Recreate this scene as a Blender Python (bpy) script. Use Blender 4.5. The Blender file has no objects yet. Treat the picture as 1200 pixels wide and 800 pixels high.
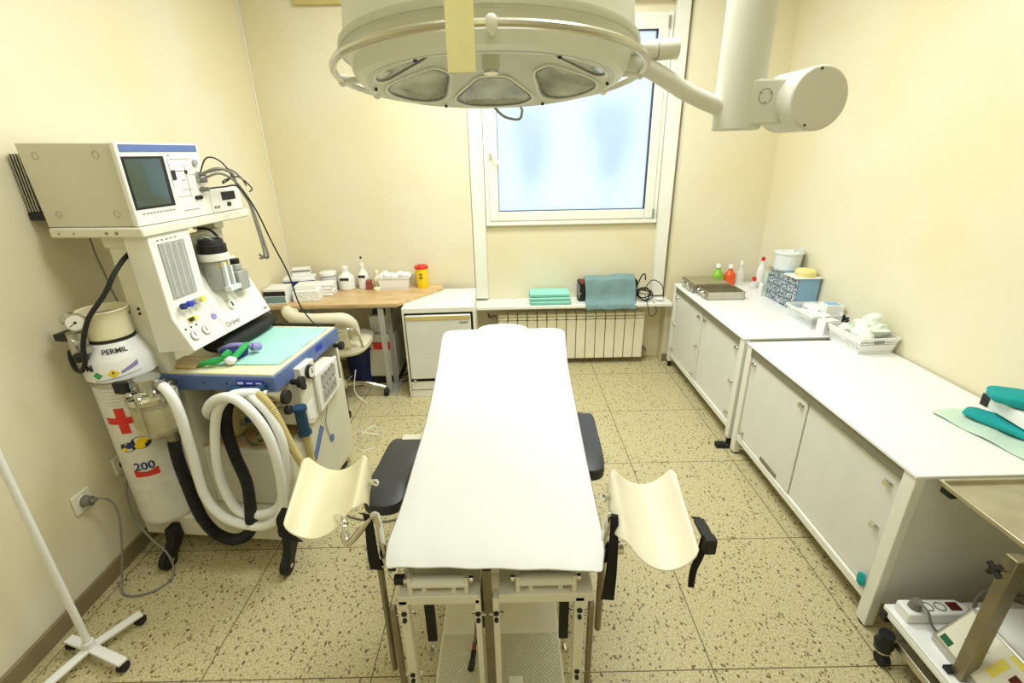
import bpy, bmesh, math, random
from mathutils import Vector, Matrix
random.seed(7)
S = bpy.context.scene
COL = S.collection
PI = math.pi

# ---------------------------------------------------------------- camera, light, exposure
cam_d = bpy.data.cameras.new('camera')
cam = bpy.data.objects.new('camera', cam_d)
COL.objects.link(cam)
cam_d.sensor_width = 36.0
cam_d.lens = 558.48 / 1200 * 36.0
cam_d.clip_start = 0.02
_R = Vector((0.99977147, -0.00956326, -0.01911936))
_D = Vector((-0.02129888, -0.36886969, -0.92923706))
_F = Vector((0.00183398, 0.92943192, -0.36898908))
cam.matrix_world = Matrix(((_R.x, -_D.x, -_F.x, 0), (_R.y, -_D.y, -_F.y, 0), (_R.z, -_D.z, -_F.z, 1.70), (0, 0, 0, 1)))
S.camera = cam

W = bpy.data.worlds.new('world'); S.world = W; W.use_nodes = True
bg = W.node_tree.nodes['Background']
bg.inputs[0].default_value = (0.63, 0.79, 1.0, 1); bg.inputs[1].default_value = 1.7

CEIL = 3.05
def ceil_light(x, y, w, h, power):
    ld = bpy.data.lights.new('ceiling_panel_light', 'AREA'); ld.shape = 'RECTANGLE'; ld.size = w; ld.size_y = h
    ld.energy = power; ld.color = (0.955, 1.0, 0.985)
    o = bpy.data.objects.new('ceiling_panel_light', ld); COL.objects.link(o); o.location = (x, y, CEIL - 0.09)
LIGHTS = [(0.15, 2.75, 1.2, 0.6), (0.15, 1.45, 1.2, 0.6), (0.15, -0.35, 1.2, 0.6)]  # last one added behind the camera to brighten the lamp arm and strip
POW = [43, 34, 11]
for (x, y, w, h), p in zip(LIGHTS, POW): ceil_light(x, y, w, h, p)
S.view_settings.view_transform = 'Standard'; S.view_settings.look = 'None'
S.view_settings.exposure = 0.2; S.view_settings.gamma = 1; S.view_settings.use_curve_mapping = False

# ---------------------------------------------------------------- materials
def nodes(name):
    m = bpy.data.materials.new(name); m.use_nodes = True
    nt = m.node_tree; b = nt.nodes['Principled BSDF']
    return m, nt, b
def srgb(r, g, b):
    f = lambda c: (c/255/12.92) if c/255 <= .04045 else ((c/255+.055)/1.055)**2.4
    return (f(r), f(g), f(b), 1)
def mat(name, col, rough=.5, metal=0, noise=.06, nscale=9, bump=0, bscale=60, alpha=1, trans=0, ior=1.45, coat=0, spec=None):
    """procedural: colour varied a little by noise, optional bump"""
    m, nt, b = nodes(name)
    c = srgb(*col)
    tc = nt.nodes.new('ShaderNodeTexCoord')
    n = nt.nodes.new('ShaderNodeTexNoise'); n.inputs['Scale'].default_value = nscale; n.inputs['Detail'].default_value = 4
    nt.links.new(tc.outputs['Object'], n.inputs['Vector'])
    r = nt.nodes.new('ShaderNodeValToRGB')
    r.color_ramp.elements[0].position = .3; r.color_ramp.elements[1].position = .7
    r.color_ramp.elements[0].color = tuple(max(0, v*(1-noise)) for v in c[:3]) + (1,)
    r.color_ramp.elements[1].color = tuple(min(1, v*(1+noise*.6)) for v in c[:3]) + (1,)
    nt.links.new(n.outputs['Fac'], r.inputs['Fac']); nt.links.new(r.outputs['Color'], b.inputs['Base Color'])
    b.inputs['Roughness'].default_value = rough; b.inputs['Metallic'].default_value = metal
    b.inputs['Transmission Weight'].default_value = trans; b.inputs['IOR'].default_value = ior
    b.inputs['Alpha'].default_value = alpha; b.inputs['Coat Weight'].default_value = coat
    if bump:
        n2 = nt.nodes.new('ShaderNodeTexNoise'); n2.inputs['Scale'].default_value = bscale; n2.inputs['Detail'].default_value = 3
        bp = nt.nodes.new('ShaderNodeBump'); bp.inputs['Strength'].default_value = bump; bp.inputs['Distance'].default_value = .01
        nt.links.new(tc.outputs['Object'], n2.inputs['Vector']); nt.links.new(n2.outputs['Fac'], bp.inputs['Height'])
        nt.links.new(bp.outputs['Normal'], b.inputs['Normal'])
    return m

M = dict(
 white=mat('white_enamel', (236, 234, 222), .38, noise=.03),
 laminate=mat('white_laminate', (240, 241, 238), .3, noise=.02),
 panel=mat('grey_white_board', (224, 224, 216), .35, noise=.03),
 cream=mat('cream_enamel', (228, 224, 204), .4, noise=.04),
 creamside=mat('cream_sheet_metal', (214, 210, 188), .45, noise=.03),
 trim=mat('window_white', (238, 238, 226), .35, noise=.03),
 radiator=mat('radiator_cream', (238, 232, 206), .35, noise=.04),
 paper=mat('paper_sheet', (248, 250, 250), .7, noise=.01, bump=.25, bscale=7),
 steel=mat('brushed_steel', (200, 195, 180), .32, 1, noise=.12, nscale=14),
 dsteel=mat('dull_steel', (150, 142, 120), .42, .9, noise=.15),
 chrome=mat('chrome', (215, 213, 205), .12, 1, noise=.03),
 alu=mat('aluminium', (186, 184, 172), .4, .85, noise=.08),
 black=mat('black_plastic', (26, 26, 26), .5, noise=.15),
 rubber=mat('black_rubber', (30, 29, 27), .7, noise=.2),
 vinyl=mat('black_vinyl', (58, 59, 62), .42, noise=.08, bump=.1, bscale=120),
 strap=mat('black_webbing', (22, 20, 18), .85, noise=.2),
 pad=mat('cream_plastic', (240, 232, 194), .38, noise=.04),
 pad2=mat('pale_cream_plastic', (238, 230, 206), .45, noise=.04),
 blue=mat('slate_blue_paint', (94, 116, 168), .45, noise=.06),
 navy=mat('royal_blue_label', (48, 62, 190), .45),
 dblue=mat('dark_blue_plastic', (28, 68, 98), .45),
 lblue=mat('box_blue', (140, 180, 210), .6),
 bluebin=mat('bin_blue', (22, 34, 96), .5),
 screen=mat('crt_glass', (62, 76, 66), .12, noise=.05, coat=.5),
 dark=mat('dark_recess', (30, 30, 28), .6),
 grey=mat('grey_print', (140, 140, 130), .6),
 midgrey=mat('mid_grey_plastic', (168, 168, 160), .5),
 hose=mat('white_silicone_hose', (238, 239, 234), .4, noise=.03),
 tan=mat('tan_hose', (204, 186, 122), .5, noise=.08),
 bag=mat('cream_rubber_bag', (196, 182, 124), .55, noise=.08),
 lime=mat('soda_lime_granules', (196, 178, 112), .6, noise=.25, nscale=120, bump=.6, bscale=220),
 teal=mat('teal_cloth', (24, 160, 160), .85, noise=.12, bump=.5, bscale=30),
 mint=mat('mint_towel', (152, 222, 206), .9, noise=.06, bump=.5, bscale=60),
 aqua=mat('aqua_drape', (172, 228, 212), .85, noise=.04, bump=.3, bscale=12),
 dusty=mat('dusty_teal_cloth', (124, 154, 156), .9, noise=.07, bump=.5, bscale=18),
 gauze=mat('gauze_pale', (226, 237, 222), .8, noise=.08, bump=.9, bscale=45),
 pouch=mat('pale_green_pouch', (204, 226, 208), .35, noise=.05, bump=.4, bscale=20),
 green=mat('green_rubber', (44, 170, 84), .5, noise=.1),
 swgreen=mat('dark_green_switch', (28, 96, 60), .35), lilac=mat('lilac_tube', (150, 140, 200), .45),
 yellow=mat('yellow_plastic', (250, 214, 20), .4, noise=.03),
 red=mat('red_plastic', (220, 48, 36), .4),
 dred=mat('dark_red_display', (84, 14, 12), .3),
 ink=mat('ink_black', (34, 34, 38), .6),
 inkblue=mat('ink_blue', (40, 52, 120), .6),
 lyellow=mat('pale_yellow_print', (232, 216, 96), .6),
 orange=mat('orange_liquid', (232, 96, 40), .35),
 limegreen=mat('green_liquid', (140, 190, 60), .35),
 rust=mat('red_brown_glass', (150, 70, 58), .3),
 clothwhite=mat('cotton_white', (240, 240, 236), .95, noise=.05, bump=1, bscale=40),
 plasticw=mat('white_plastic', (238, 238, 234), .4, noise=.03),
 plasticg=mat('cloudy_plastic', (222, 226, 226), .35, noise=.05),
 greyliq=mat('grey_plastic_cup', (196, 194, 190), .35),
 sponge=mat('yellow_sponge', (236, 222, 150), .9, bump=.6, bscale=90),
 fabricc=mat('cream_leatherette', (226, 218, 192), .5, noise=.05, bump=.15, bscale=40),
 rail=mat('hand_rail_metal', (206, 202, 186), .25, .8, noise=.03), edge=mat('grey_edge_shade', (128, 124, 104), .5, noise=.08), boxblue=mat('print_blue_grey', (112, 134, 154), .55), cell=mat('print_pale', (176, 188, 196), .55),  # edge: grey-brown with the shade under the worktop front painted in
 desk=None, floor=None,
 outlet=mat('outlet_plastic', (232, 228, 206), .4),
 plug=mat('grey_plug', (120, 118, 112), .5),
 cable=mat('grey_cable', (128, 126, 116), .5),
 bcable=mat('black_cable', (24, 26, 24), .55),
 baseboard=mat('brown_baseboard', (138, 124, 92), .5, noise=.1),
 leaf=mat('shrub_leaf', (120, 150, 110), .8, noise=.3),
 sealer=mat('glazing_seal', (40, 44, 60), .6),
 lampshell=mat('lamp_enamel', (226, 227, 210), .33, noise=.03),
 lampshade=mat('lamp_underside', (204, 204, 182), .4, noise=.04),
 armgrey=mat('arm_enamel', (222, 220, 204), .4, noise=.03),
)
# clear / translucent ones
M['clear'] = mat('clear_plastic', (244, 248, 248), .08, noise=.02, alpha=.38)
M['fly'] = mat('yellow_film', (252, 244, 176), .5, noise=.08, alpha=.96)
M['jar'] = mat('clear_jar', (240, 236, 210), .06, noise=.02, alpha=.28)

def lens_mat():
    m, nt, b = nodes('lamp_lens_glass')
    tc = nt.nodes.new('ShaderNodeTexCoord'); n = nt.nodes.new('ShaderNodeTexNoise'); n.inputs['Scale'].default_value = 9; n.inputs['Detail'].default_value = 1
    r = nt.nodes.new('ShaderNodeValToRGB'); r.color_ramp.elements[0].color = srgb(112, 114, 92); r.color_ramp.elements[1].color = srgb(190, 192, 168)
    r.color_ramp.elements[0].position = .35; r.color_ramp.elements[1].position = .65
    v = nt.nodes.new('ShaderNodeTexVoronoi'); v.inputs['Scale'].default_value = 260
    bp = nt.nodes.new('ShaderNodeBump'); bp.inputs['Strength'].default_value = .5; bp.inputs['Distance'].default_value = .004
    nt.links.new(tc.outputs['Object'], n.inputs['Vector']); nt.links.new(tc.outputs['Object'], v.inputs['Vector'])
    nt.links.new(n.outputs['Fac'], r.inputs['Fac']); nt.links.new(r.outputs['Color'], b.inputs['Base Color'])
    nt.links.new(v.outputs['Distance'], bp.inputs['Height']); nt.links.new(bp.outputs['Normal'], b.inputs['Normal'])
    b.inputs['Roughness'].default_value = .15; b.inputs['Metallic'].default_value = .35; b.inputs['Coat Weight'].default_value = .6
    return m
M['lens'] = lens_mat()

def floor_mat():
    m, nt, b = nodes('terrazzo_tiles'); L = nt.links.new; N = nt.nodes.new
    tc = N('ShaderNodeTexCoord')
    # stone chips
    v = N('ShaderNodeTexVoronoi'); v.inputs['Scale'].default_value = 105; v.inputs['Randomness'].default_value = 1
    mp = N('ShaderNodeMapping'); mp.inputs['Scale'].default_value = (1, .72, 1); mp.inputs['Rotation'].default_value = (0, 0, .5)
    L(tc.outputs['Object'], mp.inputs['Vector'])
    nd = N('ShaderNodeTexNoise'); nd.inputs['Scale'].default_value = 45; L(tc.outputs['Object'], nd.inputs['Vector'])
    mixv = N('ShaderNodeMix'); mixv.data_type = 'VECTOR'; mixv.inputs['Factor'].default_value = .02
    L(mp.outputs['Vector'], mixv.inputs[4]); L(nd.outputs['Color'], mixv.inputs[5]); L(mixv.outputs[1], v.inputs['Vector'])
    sep = N('ShaderNodeSeparateColor'); L(v.outputs['Color'], sep.inputs['Color'])
    gt = N('ShaderNodeMath'); gt.operation = 'GREATER_THAN'; gt.inputs[1].default_value = .5; L(sep.outputs[0], gt.inputs[0])
    lt = N('ShaderNodeMath'); lt.operation = 'LESS_THAN'; L(v.outputs['Distance'], lt.inputs[0])
    th = N('ShaderNodeMath'); th.operation = 'MULTIPLY'; th.inputs[1].default_value = .54; L(sep.outputs[1], th.inputs[0]); L(th.outputs[0], lt.inputs[1])
    chip = N('ShaderNodeMath'); chip.operation = 'MULTIPLY'; L(gt.outputs[0], chip.inputs[0]); L(lt.outputs[0], chip.inputs[1])
    chipc = N('ShaderNodeValToRGB'); chipc.color_ramp.elements[0].color = srgb(92, 76, 48); chipc.color_ramp.elements[1].color = srgb(134, 116, 78); L(sep.outputs[2], chipc.inputs['Fac'])
    # base
    n = N('ShaderNodeTexNoise'); n.inputs['Scale'].default_value = 130; n.inputs['Detail'].default_value = 3; L(tc.outputs['Object'], n.inputs['Vector'])
    br = N('ShaderNodeValToRGB'); br.color_ramp.elements[0].position = .36; br.color_ramp.elements[1].position = .62
    br.color_ramp.elements[0].color = srgb(176, 164, 120); br.color_ramp.elements[1].color = srgb(210, 199, 156); L(n.outputs['Fac'], br.inputs['Fac'])
    mix = N('ShaderNodeMix'); mix.data_type = 'RGBA'; L(chip.outputs[0], mix.inputs['Factor']); L(br.outputs['Color'], mix.inputs[6]); L(chipc.outputs['Color'], mix.inputs[7])
    # joints every 0.5984 m
    T = .5984
    sx = N('ShaderNodeSeparateXYZ'); L(tc.outputs['Object'], sx.inputs[0])
    outs = []
    for k, off in (('X', -1.1116), ('Y', 1.1233)):
        a = N('ShaderNodeMath'); a.operation = 'SUBTRACT'; a.inputs[1].default_value = off - T/2; L(sx.outputs[k], a.inputs[0])
        c = N('ShaderNodeMath'); c.operation = 'FLOORED_MODULO'; c.inputs[1].default_value = T; L(a.outputs[0], c.inputs[0])
        d = N('ShaderNodeMath'); d.operation = 'SUBTRACT'; d.inputs[1].default_value = T/2; L(c.outputs[0], d.inputs[0])
        e = N('ShaderNodeMath'); e.operation = 'ABSOLUTE'; L(d.outputs[0], e.inputs[0])
        f = N('ShaderNodeMath'); f.operation = 'LESS_THAN'; f.inputs[1].default_value = .0022; L(e.outputs[0], f.inputs[0]); outs.append(f)
    mx = N('ShaderNodeMath'); mx.operation = 'MAXIMUM'; L(outs[0].outputs[0], mx.inputs[0]); L(outs[1].outputs[0], mx.inputs[1])
    mix2 = N('ShaderNodeMix'); mix2.data_type = 'RGBA'; L(mx.outputs[0], mix2.inputs['Factor']); L(mix.outputs[2], mix2.inputs[6]); mix2.inputs[7].default_value = srgb(104, 92, 60)
    L(mix2.outputs[2], b.inputs['Base Color']); b.inputs['Roughness'].default_value = .42
    return m
M['floor'] = floor_mat()

def wall_mat():
    m, nt, b = nodes('cream_painted_plaster'); L = nt.links.new; N = nt.nodes.new
    tc = N('ShaderNodeTexCoord'); n = N('ShaderNodeTexNoise'); n.inputs['Scale'].default_value = 1.3; n.inputs['Detail'].default_value = 3
    L(tc.outputs['Object'], n.inputs['Vector'])
    r = N('ShaderNodeValToRGB'); r.color_ramp.elements[0].position = .35; r.color_ramp.elements[1].position = .68
    r.color_ramp.elements[0].color = srgb(228, 217, 180); r.color_ramp.elements[1].color = srgb(231, 225, 202)
    L(n.outputs['Fac'], r.inputs['Fac'])
    # scuffs: rare pale scratches low on the wall
    w = N('ShaderNodeTexNoise'); w.inputs['Scale'].default_value = 9; w.inputs['Detail'].default_value = 8; w.inputs['Roughness'].default_value = .8
    mp = N('ShaderNodeMapping'); mp.inputs['Rotation'].default_value = (.5, 0, 0); mp.inputs['Scale'].default_value = (1, .7, 3.5)
    L(tc.outputs['Object'], mp.inputs['Vector']); L(mp.outputs['Vector'], w.inputs['Vector'])
    g = N('ShaderNodeMath'); g.operation = 'GREATER_THAN'; g.inputs[1].default_value = .735; L(w.outputs['Fac'], g.inputs[0])
    sx = N('ShaderNodeSeparateXYZ'); L(tc.outputs['Object'], sx.inputs[0])
    lz = N('ShaderNodeMath'); lz.operation = 'LESS_THAN'; lz.inputs[1].default_value = .75; L(sx.outputs['Z'], lz.inputs[0])
    mu = N('ShaderNodeMath'); mu.operation = 'MULTIPLY'; L(g.outputs[0], mu.inputs[0]); L(lz.outputs[0], mu.inputs[1])
    mix = N('ShaderNodeMix'); mix.data_type = 'RGBA'; L(mu.outputs[0], mix.inputs['Factor']); L(r.outputs['Color'], mix.inputs[6]); mix.inputs[7].default_value = srgb(246, 240, 222)
    L(mix.outputs[2], b.inputs['Base Color']); b.inputs['Roughness'].default_value = .55
    n2 = N('ShaderNodeTexNoise'); n2.inputs['Scale'].default_value = 25; L(tc.outputs['Object'], n2.inputs['Vector'])
    bp = N('ShaderNodeBump'); bp.inputs['Strength'].default_value = .12; bp.inputs['Distance'].default_value = .01; L(n2.outputs['Fac'], bp.inputs['Height']); L(bp.outputs['Normal'], b.inputs['Normal'])
    return m
M['wall'] = wall_mat()

def picture_mat():
    m, nt, b = nodes('picture_grid_print'); L = nt.links.new; N = nt.nodes.new
    tc = N('ShaderNodeTexCoord'); sx = N('ShaderNodeSeparateXYZ'); L(tc.outputs['Object'], sx.inputs[0]); ms = []
    for k, per, lo in (('Y', .12, .10), ('Z', .0537, .17)):
        a = N('ShaderNodeMath'); a.operation = 'DIVIDE'; a.inputs[1].default_value = per; L(sx.outputs[k], a.inputs[0])
        f = N('ShaderNodeMath'); f.operation = 'FRACT'; L(a.outputs[0], f.inputs[0])
        c = N('ShaderNodeMath'); c.operation = 'SUBTRACT'; c.inputs[1].default_value = .5; L(f.outputs[0], c.inputs[0])
        d = N('ShaderNodeMath'); d.operation = 'ABSOLUTE'; L(c.outputs[0], d.inputs[0])
        e = N('ShaderNodeMath'); e.operation = 'LESS_THAN'; e.inputs[1].default_value = .5-lo/2; L(d.outputs[0], e.inputs[0]); ms.append(e)
    mu = N('ShaderNodeMath'); mu.operation = 'MULTIPLY'; L(ms[0].outputs[0], mu.inputs[0]); L(ms[1].outputs[0], mu.inputs[1])
    n = N('ShaderNodeTexNoise'); n.inputs['Scale'].default_value = 75; n.inputs['Detail'].default_value = 1; L(tc.outputs['Object'], n.inputs['Vector'])
    r = N('ShaderNodeValToRGB'); r.color_ramp.elements[0].position = .46; r.color_ramp.elements[1].position = .56
    r.color_ramp.elements[0].color = srgb(196, 204, 208); r.color_ramp.elements[1].color = srgb(58, 70, 84); L(n.outputs['Fac'], r.inputs['Fac'])
    mix = N('ShaderNodeMix'); mix.data_type = 'RGBA'; L(mu.outputs[0], mix.inputs['Factor']); mix.inputs[6].default_value = srgb(96, 116, 138); L(r.outputs['Color'], mix.inputs[7])
    L(mix.outputs[2], b.inputs['Base Color']); b.inputs['Roughness'].default_value = .5
    return m
M['picture'] = picture_mat()

def wood_mat():
    m, nt, b = nodes('veneer_wood'); L = nt.links.new; N = nt.nodes.new
    tc = N('ShaderNodeTexCoord'); mp = N('ShaderNodeMapping'); mp.inputs['Scale'].default_value = (2, 14, 2); L(tc.outputs['Object'], mp.inputs['Vector'])
    n = N('ShaderNodeTexNoise'); n.inputs['Scale'].default_value = 3; n.inputs['Detail'].default_value = 6; L(mp.outputs['Vector'], n.inputs['Vector'])
    r = N('ShaderNodeValToRGB'); r.color_ramp.elements[0].position = .35; r.color_ramp.elements[1].position = .7
    r.color_ramp.elements[0].color = srgb(192, 158, 108); r.color_ramp.elements[1].color = srgb(220, 192, 144); L(n.outputs['Fac'], r.inputs['Fac'])
    L(r.outputs['Color'], b.inputs['Base Color']); b.inputs['Roughness'].default_value = .35
    return m
M['desk'] = wood_mat()

def tread_mat():
    m, nt, b = nodes('tread_plate'); L = nt.links.new; N = nt.nodes.new
    b.inputs['Base Color'].default_value = srgb(200, 196, 172); b.inputs['Metallic'].default_value = .55; b.inputs['Roughness'].default_value = .38
    tc = N('ShaderNodeTexCoord'); mp = N('ShaderNodeMapping'); mp.inputs['Rotation'].default_value = (0, 0, PI/4); mp.inputs['Scale'].default_value = (95, 95, 95)
    L(tc.outputs['Object'], mp.inputs['Vector']); v = N('ShaderNodeTexVoronoi'); v.inputs['Randomness'].default_value = 0; v.inputs['Scale'].default_value = 1; L(mp.outputs['Vector'], v.inputs['Vector'])
    bp = N('ShaderNodeBump'); bp.invert = True; bp.inputs['Strength'].default_value = 1; bp.inputs['Distance'].default_value = .004; L(v.outputs['Distance'], bp.inputs['Height']); L(bp.outputs['Normal'], b.inputs['Normal'])
    return m
M['tread'] = tread_mat()

def frost_mat():
    m, nt, b = nodes('frosted_glass'); L = nt.links.new; N = nt.nodes.new
    nt.nodes.remove(b)
    out = [n for n in nt.nodes if n.type == 'OUTPUT_MATERIAL'][0]
    t = N('ShaderNodeBsdfTranslucent'); t.inputs['Color'].default_value = (.97, .99, 1, 1)
    g = N('ShaderNodeBsdfRefraction'); g.inputs['Roughness'].default_value = .5; g.inputs['IOR'].default_value = 1.2; g.inputs['Color'].default_value = (1, 1, 1, 1)
    gl = N('ShaderNodeBsdfGlossy'); gl.inputs['Roughness'].default_value = .15
    m1 = N('ShaderNodeMixShader'); m1.inputs[0].default_value = .55; L(t.outputs[0], m1.inputs[1]); L(g.outputs[0], m1.inputs[2])
    m2 = N('ShaderNodeMixShader'); m2.inputs[0].default_value = .04; L(m1.outputs[0], m2.inputs[1]); L(gl.outputs[0], m2.inputs[2])
    L(m2.outputs[0], out.inputs['Surface'])
    return m
M['frost'] = frost_mat()

def lattice_mat(name, col, scale=70):
    """white plastic with rows of punched holes (real see-through holes)"""
    m, nt, b = nodes(name); L = nt.links.new; N = nt.nodes.new
    b.inputs['Base Color'].default_value = srgb(*col); b.inputs['Roughness'].default_value = .4
    tc = N('ShaderNodeTexCoord'); mp = N('ShaderNodeMapping'); mp.inputs['Rotation'].default_value = (0, 0, 0); mp.inputs['Scale'].default_value = (scale, scale, scale)
    L(tc.outputs['Object'], mp.inputs['Vector']); v = N('ShaderNodeTexVoronoi'); v.inputs['Randomness'].default_value = 0; v.inputs['Scale'].default_value = 1
    L(mp.outputs['Vector'], v.inputs['Vector'])
    g = N('ShaderNodeMath'); g.operation = 'GREATER_THAN'; g.inputs[1].default_value = .36; L(v.outputs['Distance'], g.inputs[0]); L(g.outputs[0], b.inputs['Alpha'])
    return m
M['lattice'] = lattice_mat('basket_lattice', (240, 240, 236), 75)

# ---------------------------------------------------------------- mesh builder
def catmull(pts, n=8, closed=False):
    P = [Vector(p) for p in pts]
    if len(P) < 3: return P
    out = []
    m = len(P)
    rng = range(m) if closed else range(m-1)
    for i in rng:
        if closed: a, b, c, d = P[(i-1) % m], P[i], P[(i+1) % m], P[(i+2) % m]
        else: a, b, c, d = P[max(i-1, 0)], P[i], P[i+1], P[min(i+2, m-1)]
        for k in range(n):
            t = k/n
            out.append(.5*((2*b) + (c-a)*t + (2*a-5*b+4*c-d)*t*t + (3*b-a-3*c+d)*t**3))
    if not closed: out.append(P[-1])
    return out

class MB:
    def __init__(s): s.bm = bmesh.new(); s.mi = 0; s.T = Matrix()
    def _v(s, p): return s.bm.verts.new(s.T @ Vector(p))
    def _f(s, vs, sm=False):
        try:
            f = s.bm.faces.new(vs); f.material_index = s.mi
            return f
        except ValueError: return None
    def box(s, x0, x1, y0, y1, z0, z1):
        if x0 > x1: x0, x1 = x1, x0
        if y0 > y1: y0, y1 = y1, y0
        if z0 > z1: z0, z1 = z1, z0
        v = [s._v(p) for p in ((x0,y0,z0),(x1,y0,z0),(x1,y1,z0),(x0,y1,z0),(x0,y0,z1),(x1,y0,z1),(x1,y1,z1),(x0,y1,z1))]
        for q in ((3,2,1,0),(4,5,6,7),(0,1,5,4),(1,2,6,5),(2,3,7,6),(3,0,4,7)): s._f([v[i] for i in q])
        return s
    def loft(s, rings, cap=True, closed=True):
        R = [[s._v(p) for p in r] for r in rings]
        n = len(R[0])
        for a, b in zip(R, R[1:]):
            for i in range(n if closed else n-1):
                s._f([a[i], a[(i+1) % n], b[(i+1) % n], b[i]])
        if cap:
            s._f(list(reversed(R[0]))); s._f(R[-1])
        return s
    def prism(s, poly, axis, a, b):
        """poly 2D; axis 'x': poly=(y,z), 'y': (x,z), 'z': (x,y)"""
        def P(p, t): return {'x': (t, p[0], p[1]), 'y': (p[0], t, p[1]), 'z': (p[0], p[1], t)}[axis]
        A = [s._v(P(p, a)) for p in poly]; B = [s._v(P(p, b)) for p in poly]; n = len(poly)
        s._f(list(reversed(A))); s._f(B)
        for i in range(n): s._f([A[i], A[(i+1) % n], B[(i+1) % n], B[i]])
        return s
    def cyl(s, p0, p1, r0, r1=None, n=20, cap=True):
        r1 = r0 if r1 is None else r1
        p0 = Vector(p0); p1 = Vector(p1); d = (p1-p0).normalized()
        a = d.orthogonal().normalized(); b = d.cross(a)
        ring = lambda p, r: [p + r*(math.cos(2*PI*i/n)*a + math.sin(2*PI*i/n)*b) for i in range(n)]
        return s.loft([ring(p0, r0), ring(p1, r1)], cap)
    def tube(s, pts, r, n=8, smooth=6, closed=False, ribs=None, sx=1.0):
        P = catmull(pts, smooth, closed) if smooth else [Vector(p) for p in pts]
        if ribs:   # resample evenly and modulate the radius for corrugated hose
            Q = [P[0]]; acc = 0
            for a, b in zip(P, P[1:]):
                L_ = (b-a).length; t = 0
                while acc + (L_-t) >= ribs/2:
                    t += ribs/2 - acc; acc = 0; Q.append(a.lerp(b, t/L_))
                acc += L_-t
            P = Q
        m = len(P); rings = []
        up = None
        for i, p in enumerate(P):
            if closed: d = P[(i+1) % m] - P[(i-1) % m]
            else: d = P[min(i+1, m-1)] - P[max(i-1, 0)]
            d.normalize()
            if up is None: up = d.orthogonal().normalized()
            up = (up - d*up.dot(d)).normalized(); w = d.cross(up)
            rr = r[i*(len(r)-1)//max(1, m-1)] if isinstance(r, (list, tuple)) else r
            if ribs: rr = rr*(1.0 if i % 2 else .84)
            rings.append([p + rr*(math.cos(2*PI*k/n)*up*sx + math.sin(2*PI*k/n)*w) for k in range(n)])
        if closed: rings.append(rings[0]); return s.loft(rings, False)
        return s.loft(rings)
    def lathe(s, prof, c=(0,0,0), n=28, axis='z'):
        c = Vector(c); rings = []
        for r, z in prof:
            r = max(r, 1e-4)
            ring = []
            for i in range(n):
                x, y = r*math.cos(2*PI*i/n), r*math.sin(2*PI*i/n)
                ring.append(c + (Vector((x, y, z)) if axis == 'z' else Vector((z, x, y)) if axis == 'x' else Vector((y, z, x))))
            rings.append(ring)
        s.loft(rings, cap=False)
        for k, rv in ((0, rings[0]), (-1, rings[-1])):
            if prof[k][0] < 1e-3: continue
        return s
    def grid(s, P, thick=0, d=None):
        """P[i][j] points; optional thickness along d (default -z)"""
        d = Vector(d) if d else Vector((0, 0, -1))
        A = [[s._v(p) for p in r] for r in P]
        for i in range(len(P)-1):
            for j in range(len(P[0])-1): s._f([A[i][j], A[i+1][j], A[i+1][j+1], A[i][j+1]])
        if thick:
            B = [[s._v(Vector(p)+d*thick) for p in r] for r in P]
            for i in range(len(P)-1):
                for j in range(len(P[0])-1): s._f([B[i][j], B[i][j+1], B[i+1][j+1], B[i+1][j]])
            n, m = len(P), len(P[0])
            for i in range(n-1):
                s._f([A[i][0], B[i][0], B[i+1][0], A[i+1][0]]); s._f([A[i][m-1], A[i+1][m-1], B[i+1][m-1], B[i][m-1]])
            for j in range(m-1):
                s._f([A[0][j], A[0][j+1], B[0][j+1], B[0][j]]); s._f([A[n-1][j], B[n-1][j], B[n-1][j+1], A[n-1][j+1]])
        return s
    def blob(s, c, r, amp=.1, seed=0, n=2, flat=None):
        rnd = random.Random(seed); t = bmesh.new(); bmesh.ops.create_icosphere(t, subdivisions=n, radius=1)
        idx = {}
        for v in t.verts:
            k = 1+rnd.uniform(-amp, amp); p = Vector((v.co.x*r[0]*k, v.co.y*r[1]*k, v.co.z*r[2]*k))
            if flat is not None: p.z = max(p.z, flat)
            idx[v.index] = s._v(Vector(c)+p)
        for f in t.faces: s._f([idx[v.index] for v in f.verts])
        t.free(); return s
    def text(s, txt, size, origin, ux, uy, off=.0008, mapf=None, bold=0):
        """text laid on the plane origin + x*ux + y*uy (centred)"""
        cu = bpy.data.curves.new('lettering', 'FONT'); cu.body = txt; cu.size = size; cu.align_x = 'CENTER'; cu.align_y = 'CENTER'; cu.offset = bold; cu.resolution_u = 3
        o = bpy.data.objects.new('lettering', cu); COL.objects.link(o)
        dg = bpy.context.evaluated_depsgraph_get(); me = bpy.data.meshes.new_from_object(o.evaluated_get(dg))
        ux = Vector(ux).normalized(); uy = Vector(uy).normalized(); nz = ux.cross(uy); og = Vector(origin)
        vs = []
        for v in me.vertices:
            p = mapf(v.co.x, v.co.y) if mapf else og + ux*v.co.x + uy*v.co.y + nz*off
            vs.append(s._v(p))
        for f in me.polygons: s._f([vs[i] for i in f.vertices])
        bpy.data.objects.remove(o); bpy.data.curves.remove(cu); bpy.data.meshes.remove(me)
        return s
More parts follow.
